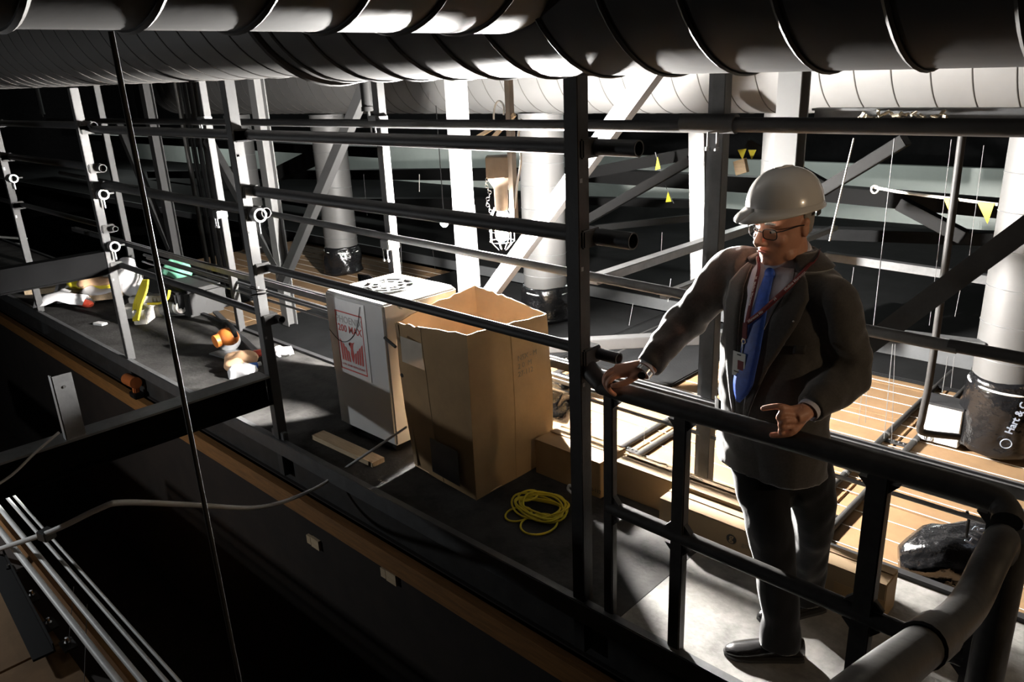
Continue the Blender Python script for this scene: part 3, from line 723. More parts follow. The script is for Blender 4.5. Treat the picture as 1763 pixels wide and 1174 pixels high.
# creases, tape and markings
for j in (8, 16, 24):
    part('crease', MB().tube([wallring(f, -.0005)[j] for f in fs_], .0022, 5), 'cardboard_pale' if j == 8 else 'cardboard', bxm)
fl_ = [V((-1.50, .306, .02)), V((-1.56, .33, .45)), V((-1.625, .352, .845))]
part('side_flap', MB().shell([[p, p+V((.045, -.012, 0))] for p in fl_], .005), 'cardboard_pale', bxm, 'pale folded side flap')
part('tape_patch', MB().shell([[V((-1.50+.03*i, .300-.0022*i-.012, .66+.05*k+.01*noise.noise(V((i, k, 1))))) for i in range(8)] for k in range(4)], .0008), 'tape', bxm, 'shiny crumpled tape')
part('tape_patch', MB().shell([[V((-1.28+.035*i, .272-.0025*i-.012, .06+.07*k)) for i in range(8)] for k in range(4)], .0008), 'galv_dull', bxm, 'grey patch low on the box')
for z, w in ((.70, 'N5X - M'), (.655, '2 0  M'), (.61, '27-112')):
    text('marker_writing', w, .042, (-.922+.012, .60, z), (0,1,0), (0,0,1), 'ink_faint', bxm, .0006)
part('marker_pen', MB().tube([(-1.66, .30, .765), (-1.55, .288, .735)], .009, 10), 'ink', bxm, 'black marker stuck through the box wall')
part('hand_hole', MB().ell((-1.565, .325, .55), (.016, 0, 0), (0, .006, 0), (0, 0, .012), 12, 8), 'ink', bxm)

# ================================================================== CARTONS
def carton(name, x0, x1, y0, y1, z0, z1, label, flap=None, m='cardboard_pale'):
    t = thing(name, label, 'carton', ((x0+x1)/2, (y0+y1)/2, z0), 'long cartons on the deck')
    part('body', MB().box((x0, y0, z0), (x1, y1, z1-.004)), m, t, smooth=False, bevel=.003)
    h = (y0+y1)/2+.01
    part('lid_flap', MB().slab([(x0+.003, y0-.002, z1-.0035), (x1-.003, y0-.002, z1-.0035), (x1-.003, h, z1-.0035), (x0+.003, h, z1-.0035)], (0,0,.0035)), m, t, smooth=False)
    fz = flap or .001
    part('lid_flap', MB().slab([(x0+.003, h+.004, z1+fz), (x1-.003, h+.004, z1+fz*.3), (x1-.003, y1+.002, z1-.0035), (x0+.003, y1+.002, z1-.0035)], (0,0,.0035)), m, t, smooth=False)
    return t
ct = carton('carton', -.05, 1.0, .655, .785, 0, .175, 'long narrow carton with a round g logo beside the man')
lg = part('logo_disc', MB().tube([(.335, .6545, .105), (.335, .653, .105)], .024, 28), 'ink', ct, 'round black g logo')
text('logo_letter', 'g', .052, (.335, .6528, .098), (1,0,0), (0,0,1), 'cardboard_pale', lg, .0004, 'CENTER', .001)
text('carton_print', 'goodman', .035, (.385, .6545, .09), (1,0,0), (0,0,1), 'ink_faint', ct, .0005)
part('tape_end', MB().box((.80, .6535, .05), (1.001, .6548, .10)), 'cardboard', ct, smooth=False)
ct = carton('carton', -.42, .60, .795, .925, 0, .195, 'pale carton with printed lid directly behind the g carton', flap=.008)
rr_ = part('logo_ring', MB().torus((-.19, .895, .2), (0,0,1), .025, .004, 28, 5), 'ink_faint', ct, 'round printed logo')
text('carton_print', 'goodman', .05, (-.135, .872, .2045), (1,0,0), (0,1,0), 'ink_faint', ct, .0005)
ct = carton('carton', -.90, -.44, .70, .925, 0, .21, 'short brown carton beside the tall open box', m='cardboard')
text('carton_print', '22-112', .03, (-.52, .6995, .03), (1,0,0), (0,0,1), 'ink', ct, .0005)
# metal label plate seen by the gate post
solo('hook', MB().tube(smooth_path([ay(985, 838, .3), ay(980, 835, .3), ay(978, 842, .3), ay(986, 850, .3)], 5), .006, 8), 'wire_white', 'small white bent hook beside the near post', 'hook')

# ================================================================== YELLOW ROPE COIL
rp = thing('rope_coil', 'loose coil of thin yellow rope on the deck', 'rope', (-.60, .42, 0))
rc = V((-.60, .42, .008))
for k in range(7):
    pts = []; R1 = .135+.02*random.uniform(-1, 1); R2 = .10+.02*random.uniform(-1, 1); o = V((random.uniform(-.03, .03), random.uniform(-.035, .035), 0)); ph = random.uniform(0, 6)
    for j in range(33):
        a = 2*PI*j/32; pts.append(rc+o+V((math.cos(a)*R1, math.sin(a)*R2, .006*k*.6+.012*(1+math.sin(2*a+ph)))))
    part('rope_loop', MB().tube(pts, .0055, 7, False), 'rope_yellow', rp)
for c, R1, R2, z in ((V((-.66, .30, 0)), .06, .075, .012), (V((-.52, .30, 0)), .085, .10, .01), (V((-.72, .44, 0)), .045, .06, .035)):
    part('rope_loop', MB().tube([c+V((math.cos(2*PI*j/28)*R1, math.sin(2*PI*j/28)*R2, z)) for j in range(29)], .0055, 7, False), 'rope_yellow', rp)
# black mats added to darken the unlit parts of the tan ceiling
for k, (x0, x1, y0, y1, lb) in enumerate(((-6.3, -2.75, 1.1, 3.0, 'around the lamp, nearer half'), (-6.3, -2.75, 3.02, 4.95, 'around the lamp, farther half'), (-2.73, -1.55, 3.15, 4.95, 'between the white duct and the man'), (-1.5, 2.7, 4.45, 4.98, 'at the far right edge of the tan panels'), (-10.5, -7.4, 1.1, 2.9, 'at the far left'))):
    solo('shade_mat', lump(MB().box((x0, y0, -.443), (x1, y1, -.41)), .004, 3, k), 'dark_panel', 'added black mat for unlit panels '+lb, 'mat', 'added dark mats on the ceiling', smooth=False, bevel=.01)

# ================================================================== LEFT: CROSS BEAMS, TUBES, CONDUIT
bm = thing('cross_beam', 'shade-toned cross beam in the left foreground with a pale flange', 'steel beam', (-2.5, -1.3, .27))
part('flange', MB().box((-2.57, -3.2, .438), (-2.43, -.035, .45)), 'galv', bm); part('flange', MB().box((-2.57, -3.2, .262), (-2.43, -.035, .274)), 'beam_shaded', bm); part('web', MB().box((-2.506, -3.2, .275), (-2.494, -.035, .437)), 'beam_shaded', bm)  # light and shade in the colours: pale top flange, shaded web
bm = thing('cross_beam', 'shade-toned cross beam ending at a guardrail post at far left', 'steel beam', (-4.97, -1.3, .75))
part('flange', MB().box((-5.03, -4, .928), (-4.91, -.035, .94)), 'beam_shaded', bm); part('flange', MB().box((-5.03, -4, .75), (-4.91, -.035, .762)), 'beam_shaded', bm); part('web', MB().box((-4.976, -4, .763), (-4.918, -.035, .927)), 'beam_shaded', bm)
q = ax(125, 742, -2.5)
up_ = thing('bracket', 'upright galvanised bracket standing on the lit cross beam', 'bracket', (-2.5, q.y, .45))
part('plate', MB().box((-2.45, q.y-.045, .45), (-2.444, q.y+.045, .80)), 'galv', up_); part('side_flange', MB().box((-2.49, q.y-.05, .45), (-2.45, q.y-.044, .80)), 'galv_dull', up_)
part('bolt_hole', MB().tube([(-2.4435, q.y, .735), (-2.442, q.y, .735)], .007, 12), 'ink', up_)
solo('black_cable', MB().tube(smooth_path([ax(102, 744, -2.43), ax(60, 780, -2.42), ax(20, 818, -2.40), ax(-30, 850, -2.38)], 5), .007, 8), 'cable_grey', 'thin cable draped over the lit cross beam at left', 'cable')
q = ay(0, 945, -1.5)
cp = [ay(-40, 962, -1.55), ay(0, 945, -1.5), ay(90, 914, -1.4), ay(170, 876, -1.27), ay(215, 865, -1.18), ay(330, 869, -.8), ay(450, 873, -.42), ay(540, 842, -.12), ay(600, 802, .05), ay(700, 735, .27)]
t = thing('conduit', 'pale flexible conduit sweeping from lower left to the dehumidifier', 'conduit', cp[4])
part('conduit_run', MB().tube(smooth_path(cp, 6), [.014]*(6*5+1)+[.014-.0075*i/23 for i in range(24)], 10), 'cable_grey', t)
part('conduit_clamp', MB().obox(ay(80, 920, -1.41), (.03, .01, 0), (-.01, .03, 0), (0, 0, .026)), 'galv_dull', t, bevel=.005)
for k, (y, r, lb) in enumerate(((-1.452, .017, 'leftmost thick'), (-1.38, .014, 'second'), (-1.31, .010, 'third'), (-1.272, .008, 'thinnest rightmost'))):
    solo('floor_tube', MB().tube([(-4.6, y, -.30), (.2, y, -.30)], r, 12), 'white_pipe', lb+' of the four pale parallel tubes at lower left', 'tube', 'parallel tubes at lower left')
struct('trim_5', MB().box((-7, -1.40, -.60), (1.5, -1.36, -.36)), 'wood_beam', 'orange brown timber edge beside the pale tubes at lower left')
c2 = struct('ceiling_left', MB().box((-6, -4.2, -.60), (1.5, -1.401, -.50)), 'joint', 'tan panel ceiling at the lower left corner')
for ix in range(6):
    for iy in range(5):
        o = bpy.data.objects.new('tile', tile_me); col.objects.link(o); o.parent = c2; o.scale = (.66, .80, 1); o.location = V((-5.8+.91*ix, -4.15+.535*iy, -.499))-ORG[c2.name]
t = thing('angle_strip', 'black perforated angle strip on the lower left panels', 'strip', az(60, 1060, -.42))
p0, p1 = az(-10, 960, -.42), az(75, 1130, -.42)
part('leg_plate', MB().bar(p0, p1, .09, .012), 'black_matte', t, smooth=False); part('upright_plate', MB().bar(p0+V((0, .05, .02)), p1+V((0, .05, .02)), .006, .05), 'black_matte', t, smooth=False)
for k, (x, y) in enumerate(((18, 985), (57, 1030), (86, 1078), (118, 1112))):
    p = az(x, y, -.44); t = thing('turnbuckle', ('topmost', 'second', 'third', 'lowest')[k]+' small chrome clamp on the lower left panels', 'clamp', p, 'clamps at lower left')
    part('plate', MB().obox(p+V((0,0,.006)), (.05, .0, 0), (0, .03, 0), (0, 0, .006)), 'black_steel', t, smooth=False)
    part('bolt', MB().tube([p, p+V((0,0,.05))], .008, 8), 'chrome', t); part('nut', MB().tube([p+V((0,0,.012)), p+V((0,0,.026))], .016, 6), 'chrome', t)
for k, (x0, y0, x1, y1) in enumerate(((127, 1010, 118, 1110), (150, 1040, 145, 1174))):
    solo('hanger_wire', MB().tube([az(x0, y0, -.3), az(x1, y1, -.44)], .002, 5), 'wire_dim', ('upper', 'lower')[k]+' thin hanger wire between the pale tubes', 'wire', 'ceiling hanger wires')
solo('hanging_rod', MB().tube([(.255, -1.58, 2.216), (.262, -1.58, .9), (.27, -1.58, -2.0)], .0052, 10), 'black_steel', 'long thin vertical rod hanging close to the camera at left', 'rod')
# lit floor grating strips far left
for k in range(7):
    y = 407+10*k; p = az(-10, y, -.2); q = az(44, y+4, -.2)
    solo('slat', MB().bar(p, q, .07, .02), 'white_pipe', ('first', 'second', 'third', 'fourth', 'fifth', 'sixth', 'seventh')[k]+' pale slat from the top in the grate at far left', 'slat', 'pale slats at far left', smooth=False)
# wall plates on the boarding under the catwalk
for k, (x, y) in enumerate(((542, 932), (672, 990))):
    p = ay(x, y, -.003); t = thing('pale_block', ('left', 'right')[k]+' pair of small pale blocks on the boarding below the catwalk', 'block', p, 'pale blocks on the boarding')
    part('block', MB().box((p.x-.07, -.02, p.z-.03), (p.x-.025, -.001, p.z+.03)), 'wood_pale', t, smooth=False); part('block', MB().box((p.x-.02, -.02, p.z-.035), (p.x+.07, -.001, p.z+.035)), 'wood_pale', t, smooth=False)
    
# ================================================================== CLUTTER ON THE DECK AT LEFT
def az0(px, py, z=0.): return az(px, py, z)
# saw / orange tool with gloves on top of things
p = az0(398, 612)
t = thing('circular_saw', 'orange power saw on the deck in the lit patch', 'tool', p)
part('housing', MB().ell(p+V((0, 0, .17)), (.11, .02, 0), (-.02, .08, 0), (0, 0, .075), 18, 12), 'orange_tool', t)
part('motor', MB().tube([p+V((-.02, -.11, .15)), p+V((-.02, -.02, .16))], .055, 16), 'orange_tool', t)
part('handle', MB().tube(smooth_path([p+V((-.10, .02, .20)), p+V((-.06, .02, .265)), p+V((.02, .02, .275)), p+V((.08, .02, .24)), p+V((.10, .02, .18))], 5), .02, 10), 'cable_black', t)
part('blade_guard', MB().tube([p+V((-.10, .05, .10)), p+V((-.13, .06, .10))], .095, 24), 'galv', t)
part('base_plate', MB().obox(p+V((-.04, 0, .008)), (.15, .02, 0), (-.01, .09, 0), (0, 0, .006)), 'galv', t)
p = az0(415, 632)
t = thing('work_gloves', 'crumpled tan work gloves below the orange saw', 'gloves', p)
part('glove', lump(MB().ell(p+V((0, .02, .07)), (.15, .06, .01), (-.04, .09, 0), (0, 0, .07), 18, 12), .03, 12, 1), 'leather_tan', t); part('glove', lump(MB().ell(p+V((.02, -.06, .05)), (.15, -.05, 0), (.03, .07, 0), (0, 0, .05), 18, 12), .03, 12, 5), 'leather_tan', t)
p = az0(425, 640)
solo('rag', lump(MB().ell(p+V((.03, -.05, .03)), (.14, .04, 0), (-.03, .10, 0), (0, 0, .05), 22, 14), .045, 13, 8), 'cloth_white', 'crumpled white rag in front of the gloves', 'rag')
p = az0(432, 636)
t = thing('spray_bottle', 'small blue bottle lying beside the white rag', 'bottle', p)
part('body', MB().tube([p+V((0, -.06, .03)), p+V((.01, .05, .03))], .032, 14), 'blue_plastic', t); part('cap', MB().tube([p+V((.01, .05, .03)), p+V((.015, .085, .03))], .018, 12), 'unit_white', t)
p = az0(455, 622)
solo('red_rag', lump(MB().ell(p+V((-.1, 0, .05)), (.06, .01, 0), (0, .05, 0), (0, 0, .025), 16, 10), .02, 18, 2), 'red_thing', 'small red rag next to the gloves', 'rag')
p = az0(488, 610)
solo('paper_scrap', lump(MB().ell(p+V((0, 0, .03)), (.11, .02, 0), (-.02, .08, 0), (0, 0, .03), 18, 10), .035, 15, 4), 'cloth_white', 'crumpled pale paper right of the post foot', 'paper')
# flat bars leaning on deck behind the saw
p, q = az0(372, 545), az0(445, 615)
solo('flat_bar', MB().bar(p+V((0,0,.05)), q+V((0,0,.03)), .05, .02), 'steel_dark', 'long dark flat bar behind the orange saw', 'bar', smooth=False)
# grey stepped block
p = az0(262, 556)
t = thing('concrete_block', 'grey stepped block on the deck under the yellow rope', 'block', p)
part('block_body', MB().obox(p+V((-.25, .18, .06)), V((.30, .34, 0))*.75, V((-.34, .30, 0))*.22, (0, 0, .06)), 'concrete_block', t, bevel=.01); part('step', MB().obox(p+V((-.32, .26, .15)), V((.30, .34, 0))*.7, V((-.34, .30, 0))*.13, (0, 0, .035)), 'concrete_block', t, bevel=.01)
part('end_lug', MB().obox(p+V((-.12, -.02, .07)), V((.30, .34, 0))*.14, V((-.34, .30, 0))*.26, (0, 0, .075)), 'concrete_block', t, bevel=.01)
# yellow rope hank hanging against the pile
for k in range(1):
    t = thing('rope_hank', 'bright yellow rope hank draped over the grey block', 'rope', az0(240, 550))
    for j in range(7):
        o = (j-3)*2.2; part('strand', MB().tube(smooth_path([ay(234+o*.6, 552, .42), ay(237+o, 525, .50), ay(246+o, 500, .56), ay(251+o*.6, 482, .62)], 6), .010, 7), 'yellow_bright', t)
    part('loop', MB().tube(smooth_path([ay(255, 523, .6), ay(275, 522, .62), ay(288, 515, .62), ay(292, 500, .64)], 6), .012, 7), 'yellow_bright', t)
t = thing('tool_bag', 'dark tool bag full of gear behind the yellow rope hank', 'bag', az0(300, 535))
p = az0(285, 545)
part('bag_body', lump(MB().box((p.x-.35, p.y+.10, .0), (p.x+.30, p.y+.55, .30)), .03, 4, 3), 'strap', t, bevel=.04); part('pocket', lump(MB().box((p.x+.05, p.y+.02, .10), (p.x+.28, p.y+.12, .28)), .015, 5, 3), 'dark_panel', t, bevel=.02)
part('motor_part', MB().tube([p+V((.02, .0, .08)), p+V((.22, .06, .12))], .075, 18), 'galv_dull', t); part('motor_cap', MB().tube([p+V((.22, .06, .12)), p+V((.26, .07, .125))], .06, 18), 'concrete_block', t)
p = az0(222, 520)
solo('white_cloth', lump(MB().ell(p+V((-.2, .1, .22)), (.16, .04, .0), (-.04, .14, 0), (.02, .02, .22), 26, 18), .06, 7, 6), 'cloth_white', 'white cloth bundle left of the yellow rope hank', 'cloth', smooth='all')
p = az0(305, 520)
solo('green_cloth', lump(MB().ell(p+V((-.1, .1, .33)), (.20, .05, 0), (-.04, .14, 0), (0, 0, .09), 22, 14), .05, 8, 2), 'green_cloth', 'green cloth on top of the dark tool bag', 'cloth', smooth='all')
# heap at the end under the cross beam
HX = lambda x, y, z: az(x, y, z)
p = HX(135, 497, .10)
rows = [[p+V((.55*(i/13-.5)*-1.6, .55*(i/13-.5)*1.3, 0))+V((.10*(j-2), .09*(j-2), .09*math.sin(i*1.1)+.05*noise.noise(V((i*.8, j*.9, 2)))-.03*abs(j-2))) for i in range(14)] for j in range(5)]
solo('paper_sheet', MB().shell(rows, .006), 'cloth_white', 'crumpled white sheeting under the far cross beam', 'sheet', smooth='all')
p = HX(170, 499, .10)
solo('white_rag', lump(MB().ell(p, (.22, .10, 0), (-.08, .16, 0), (0, 0, .07), 22, 14), .06, 7, 3), 'cloth_white', 'white rag at the right of the heap under the far beam', 'rag', smooth='all')
for k, (x, y, z, m, c) in enumerate(((150, 488, .16, 'yellow_bright', 'yellow bag at the top left'), (168, 484, .2, 'leather_tan', 'tan glove on top'), (188, 503, .08, 'wood_pale', 'tan offcut at the right'), (80, 494, .05, 'wood_pale', 'small tan board at the left'), (118, 506, .05, 'cardboard_pale', 'tan box flap in the middle'), (188, 488, .16, 'yellow_bright', 'yellow bag at the right'))):
    p = HX(x, y, z)
    if 'board' in c or 'offcut' in c or 'flap' in c: mb = MB().obox(p, (.13, .13, .01), (-.10, .10, .02), (0, 0, .03))
    else: mb = lump(MB().ell(p, (.16, .16, 0), (-.09, .09, 0), (0, 0, .06), 20, 12), .06, 6, k)
    solo('scrap', mb, m, c+' of the heap under the far cross beam', 'scrap', 'heap at the far end of the deck')
p = az0(130, 532)
solo('red_scrap', lump(MB().ell(p+V((0, .1, .05)), (.14, .04, 0), (-.02, .06, 0), (0, 0, .04), 16, 10), .03, 9, 3), 'red_thing', 'dim red rag on the dark deck at left', 'rag')
p = az0(173, 559)
solo('white_chip', MB().obox(p+V((0, 0, .012)), (.06, .02, 0), (-.01, .03, 0), (0, 0, .01)), 'unit_white', 'small white chip on the dark deck edge', 'scrap', smooth=False)
# orange drill below the deck edge, coloured as if in shade
p = ay(236, 700, -.06); p.z = -.30
t = thing('power_drill', 'orange power drill in shade tone on the timber below the deck', 'tool', p)
part('body', MB().tube([p+V((-.10, 0, .13)), p+V((.10, 0, .14))], .05, 16), 'orange_shaded', t); part('grip', MB().bar(p+V((.06, 0, .03)), p+V((.08, 0, .12)), .05, .05), 'orange_shaded', t, bevel=.01); part('battery', MB().obox(p+V((.06, 0, .025)), (.06, 0, 0), (0, .04, 0), (0, 0, .025)), 'cable_black', t, bevel=.006); part('chuck', MB().tube([p+V((-.10, 0, .13)), p+V((-.17, 0, .128))], [.035, .02], 14), 'cable_black', t)
# boards beside the dehumidifier foot
p, q = az0(545, 760), az0(640, 805)
solo('offcut_board', MB().bar(az0(548, 752)+V((0,0,.015)), az0(652, 800)+V((0,0,.015)), .09, .03), 'wood_pale', 'pale board lying left of the dehumidifier foot', 'board', smooth=False)
# yellow caution flags on a line behind
ln_ = thing('pennant_line', 'white line with yellow pennants right of the hard hat', 'pennants', ay(1620, 345, 4.2))
part('line', MB().tube(smooth_path([ay(1503, 322, 4.2), ay(1560, 332, 4.2), ay(1640, 342, 4.2), ay(1718, 352, 4.2)], 5), .012, 6), 'wire_white', ln_)
part('knot', MB().torus(ay(1506, 326, 4.19), (.6, -.6, .2), .028, .008, 16, 6), 'wire_white', ln_)
for (a_, b_, c_) in (((1624, 340), (1650, 343), (1637, 372)), ((1682, 347), (1712, 350), (1700, 386))):
    part('pennant', MB().slab([ay(*a_, 4.18), ay(*b_, 4.18), ay(*c_, 4.18)], (0, .004, 0)), 'yellow_bright', ln_, smooth=False)
ln_ = thing('pennant_line', 'slack cord with two yellow pennants left of the far post', 'pennants', ay(1145, 330, 5.2))
part('line', MB().tube(smooth_path([ay(1128, 262, 5.2), ay(1136, 290, 5.2), ay(1150, 330, 5.2), ay(1160, 350, 5.2)], 5), .004, 5), 'wire_dim', ln_)
for (a_, b_, c_) in (((1132, 270), (1137, 290), (1128, 293)), ((1150, 330), (1156, 347), (1146, 348))):
    part('pennant', MB().slab([ay(*a_, 5.18), ay(*b_, 5.18), ay(*c_, 5.18)], (0, .004, 0)), 'yellow_bright', ln_, smooth=False)
t = thing('pennant_line', 'yellow flags in the dark above the hard hat', 'pennants', ay(1280, 265, 5.6))
for (a_, b_, c_) in (((1270, 258), (1285, 256), (1278, 275)), ((1288, 258), (1302, 258), (1294, 275))): part('pennant', MB().slab([ay(*a_, 5.6), ay(*b_, 5.6), ay(*c_, 5.6)], (0, .004, 0)), 'yellow_bright', t, smooth=False)
solo('board_scrap', MB().obox(ay(1276, 287, 5.4), (.06, .0, .02), (0, .03, 0), (-.02, 0, .07)), 'wood_pale', 'pale board scrap above the brim of the hard hat', 'board', smooth=False)

# black plastic sheet by the dehumidifier, sized to keep lamp light off the deck
rows = [[V((-3.02+.12*i, 1.085+.02*math.sin(i*1.9), .03+.108*k+(.03*noise.noise(V((i*.6, 4, 0))) if k == 7 else 0))) for i in range(10)] for k in range(8)]
solo('plastic_sheet', MB().shell(rows, .004), 'plastic_black', 'black plastic sheet at the far deck edge, added to shade the deck', 'sheet', smooth='all')

# ================================================================== THE MAN
PB = V((.67, .25, 0))
man = thing('person', 'man in a dark suit, blue tie and pale hard hat leaning on the railing', 'person', PB)
fw = V((-.25, -.968, 0)).normalized(); lf = V((-fw.y, fw.x, 0))       # facing, and towards his left
if lf.x < 0: lf = -lf
NR = 40
def srow(z):   # torso: (z, centre shift along left, shift along facing, half width, half depth)
    T = ((.76, .0, -.005, .205, .150), (.86, .0, .0, .200, .152), (.96, .0, .005, .192, .152), (1.06, 0, .010, .192, .152), (1.16, 0, .008, .198, .150), (1.27, 0, .0, .208, .145), (1.36, 0, -.008, .212, .136), (1.43, 0, -.015, .206, .120), (1.475, 0, -.022, .178, .100), (1.51, 0, -.028, .115, .080), (1.545, 0, -.03, .07, .066))
    for a, b in zip(T[:-1], T[1:]):
        if z <= b[0]:
            f = max(0, (z-a[0])/(b[0]-a[0])); return [x+(y-x)*f for x, y in zip(a, b)]
    return list(T[-1])
def surf(th, z, off=0.):       # th from the facing direction, positive to his left
    _, sx, sy, a, b = srow(z); e = .85
    c, s = math.cos(th), math.sin(th)
    px = (abs(s)**e)*math.copysign(1, s)*(a+off); py = (abs(c)**e)*math.copysign(1, c)*(b+off)
    return PB+lf*(sx+px)+fw*(sy+py)+V((0, 0, z))
# joints
shR = PB+lf*-.215+fw*-.005+V((0, 0, 1.448)); shL = PB+lf*.182+fw*-.01+V((0, 0, 1.418))
wrR = V((.285, .035, 1.115)); elR = ay(1172, 560, .21)
wrL = ay(1394, 704, .045); elL = ay(1462, 640, .24)
def limb(mb, pts, rs, n=20):
    mb.tube(smooth_path(pts, 6), [r for i in range(len(rs)-1) for r in [rs[i]+(rs[i+1]-rs[i])*k/6 for k in range(6)]]+[rs[-1]], n); return mb
def wrinkle(amp, s1, s2):
    def fn(p, n):
        d = noise.noise(V((p.x*s1, p.y*s1, p.z*s2)))+.5*noise.noise(V((p.x*s1*2.3+5, p.y*s1*2.3, p.z*s2*2.1)))
        return p+n*(amp*d)
    return fn
jk = MB()
jk.rings([[surf(2*PI*j/NR, z) for j in range(NR)] for z in (.765, .81, .86, .91, .96, 1.01, 1.06, 1.11, 1.16, 1.22, 1.27, 1.32, 1.36, 1.40, 1.43, 1.455, 1.475, 1.495)])
limb(jk, [shR+lf*.08, shR+lf*-.01+V((0,0,-.02)), shR.lerp(elR, .5), elR, elR.lerp(wrR, .5), wrR], [.088, .086, .072, .066, .058, .050])
limb(jk, [shL+lf*-.05, shL+lf*.01+V((0,0,-.02)), shL.lerp(elL, .5), elL, elL.lerp(wrL, .5), wrL], [.074, .080, .077, .071, .060, .051])
def jfold(p, n):
    d = noise.noise(V((p.x*9, p.y*9, p.z*11)))+.5*noise.noise(V((p.x*22+5, p.y*22, p.z*24)))
    w = .0075
    for e_, k in ((elR, 1), (elL, 1)):
        dd = (p-e_).length
        if dd < .16: w = .0125; d += .8*math.sin((p.z+.4*p.x)*70)*max(0, 1-dd/.16)*.55
    return p+n*(w*d)
jko = remeshed('jacket', jk, 'suit', man, .009, 5, jfold, 'dark charcoal suit jacket')
def patch(rows, th, m, name, par, lab=None): return part(name, MB().shell(rows, th), m, par, lab, smooth='all')
def lerpz(tab, z):
    for a, b in zip(tab[:-1], tab[1:]):
        if a[0] >= z >= b[0]:
            f = (a[0]-z)/(a[0]-b[0]); return [x+(y-x)*f for x, y in zip(a[1:], b[1:])]
    return list(tab[-1][1:]) if z < tab[-1][0] else list(tab[0][1:])
def onsurf(px, py, off):          # point of the chest surface seen at a place of the front
    best = None
    def err(th, z):
        d = surf(th, z, off)-CAM; w_ = d.dot(_f); return (W/2+F*d.dot(RT)/w_-px)**2+(H/2-F*d.dot(UP)/w_-py)**2
    t0, z0, st, sz = .2, 1.2, .12, .04
    for it in range(5):
        cand = [(err(t0+i*st, z0+j*sz), t0+i*st, z0+j*sz) for i in range(-10, 11) for j in range(-10, 11)]
        _, t0, z0 = min(cand); st *= .25; sz *= .25
    return t0, z0
# shirt front between the lapels
SH = ((1.52, -.42, .62), (1.47, -.26, .46), (1.40, -.12, .30), (1.3, -.08, .17), (1.2, -.06, .06), (1.0, -.05, .03))
zs = [1.505-.025*i for i in range(16)]
sho = patch([[surf(lerpz(SH, z)[0]+(lerpz(SH, z)[1]-lerpz(SH, z)[0])*k/8, z, .009) for k in range(9)] for z in zs], .004, 'shirt', 'shirt', man, 'white shirt front')
# tie
TP = [onsurf(*q, .02) for q in ((1326, 472), (1318, 500), (1306, 545), (1294, 600), (1282, 650), (1272, 690))]
TW = (.015, .021, .030, .036, .040, .004); rows = []
for i in range(26):
    f = i/25*5; k0 = min(int(f), 4); f -= k0
    th_, z_ = [TP[k0][c]+(TP[k0+1][c]-TP[k0][c])*f for c in (0, 1)]; hw = TW[k0]+(TW[k0+1]-TW[k0])*(f if k0 < 4 else f**2.2)
    base = surf(th_, z_, .020); rows.append([base+lf*(hw*k/2)+fw*(.004*(1-(k/2)**2)) for k in (-2, -1, 0, 1, 2)])
tio = patch(rows, .005, 'tie', 'tie', man, 'royal blue necktie')
part('tie_knot', MB().ell(surf(*TP[0], .022)+V((0, 0, .002)), lf*.020, fw*.012, V((0, 0, .020)), 16, 10), 'tie', tio)
# lapels and front edges
for sgn in (-1, 1):
    edge = ((1.50, .46), (1.47, .30), (1.40, .20), (1.3, .15), (1.2, .10), (1.0, .06), (.80, .05)) if sgn < 0 else ((1.50, .60), (1.47, .48), (1.40, .33), (1.3, .20), (1.2, .10), (1.0, .05), (.80, .04))
    wid = ((1.50, .20), (1.43, .42), (1.36, .44), (1.25, .34), (1.1, .16), (1.0, .05), (.80, .04))
    zz = [1.495-.022*i for i in range(25)]
    patch([[surf(sgn*(lerpz(edge, z)[0]+lerpz(wid, z)[0]*k/4), z, .013-.003*k/4) for k in range(5)] for z in zz], .006*sgn, 'suit', 'lapel', jko)
    patch([[surf(sgn*(.42+.26*k/4), z, .014) for k in range(5)] for z in (1.02, .985, .955)], .004*sgn, 'suit_fold', 'pocket_flap', jko)
patch([[surf(.72+.22*k/4, z, .010) for k in range(5)] for z in (1.285, 1.27, 1.258)], .003, 'suit_fold', 'breast_pocket', jko)
part('lapel_pin', MB().sph(surf(.62, 1.36, .015), .004, 8, 6), 'chrome', jko)
# collar
cn = PB+fw*.01+lf*.0
colr = []
for k in range(25):
    a = -2.75+5.5*k/24; a2 = a
    r1, r2 = .064, .070
    dz = .026*math.cos(a)          # collar drops towards the front
    q = PB+lf*math.sin(a)*r1+fw*(math.cos(a)*r1-.005); w = PB+lf*math.sin(a)*(r2+.012)+fw*(math.cos(a)*(r2+.02)-.005)
    colr.append([q+V((0, 0, 1.555-dz)), q.lerp(w, .5)+V((0, 0, 1.54-dz)), w+V((0, 0, 1.508-dz*1.35))])
patch(colr, .004, 'shirt', 'collar', sho)
# trousers
tr = MB()
hipR, knR, anR = PB+lf*-.085+V((0, 0, .86)), ay(1322, 885, .16), ay(1345, 1050, .21)
hipL, knL, anL = PB+lf*.09+V((0, 0, .86))+fw*-.02, ay(1400, 880, .36), ay(1388, 1000, .52)
tr.rings([[PB+lf*math.sin(a)*.172+fw*math.cos(a)*.125+V((0, 0, z)) for a in [2*PI*j/28 for j in range(28)]] for z in (.80, .88, .95)])
limb(tr, [hipR, hipR.lerp(knR, .5), knR, knR.lerp(anR, .5), anR, V((anR.x, anR.y, .055))], [.105, .096, .082, .075, .070, .072])
limb(tr, [hipL, hipL.lerp(knL, .5), knL, knL.lerp(anL, .5), anL, V((anL.x, anL.y, .055))], [.105, .096, .082, .075, .070, .072])
remeshed('trousers', tr, 'trouser', man, .010, 4, wrinkle(.010, 9, 7), 'black suit trousers')
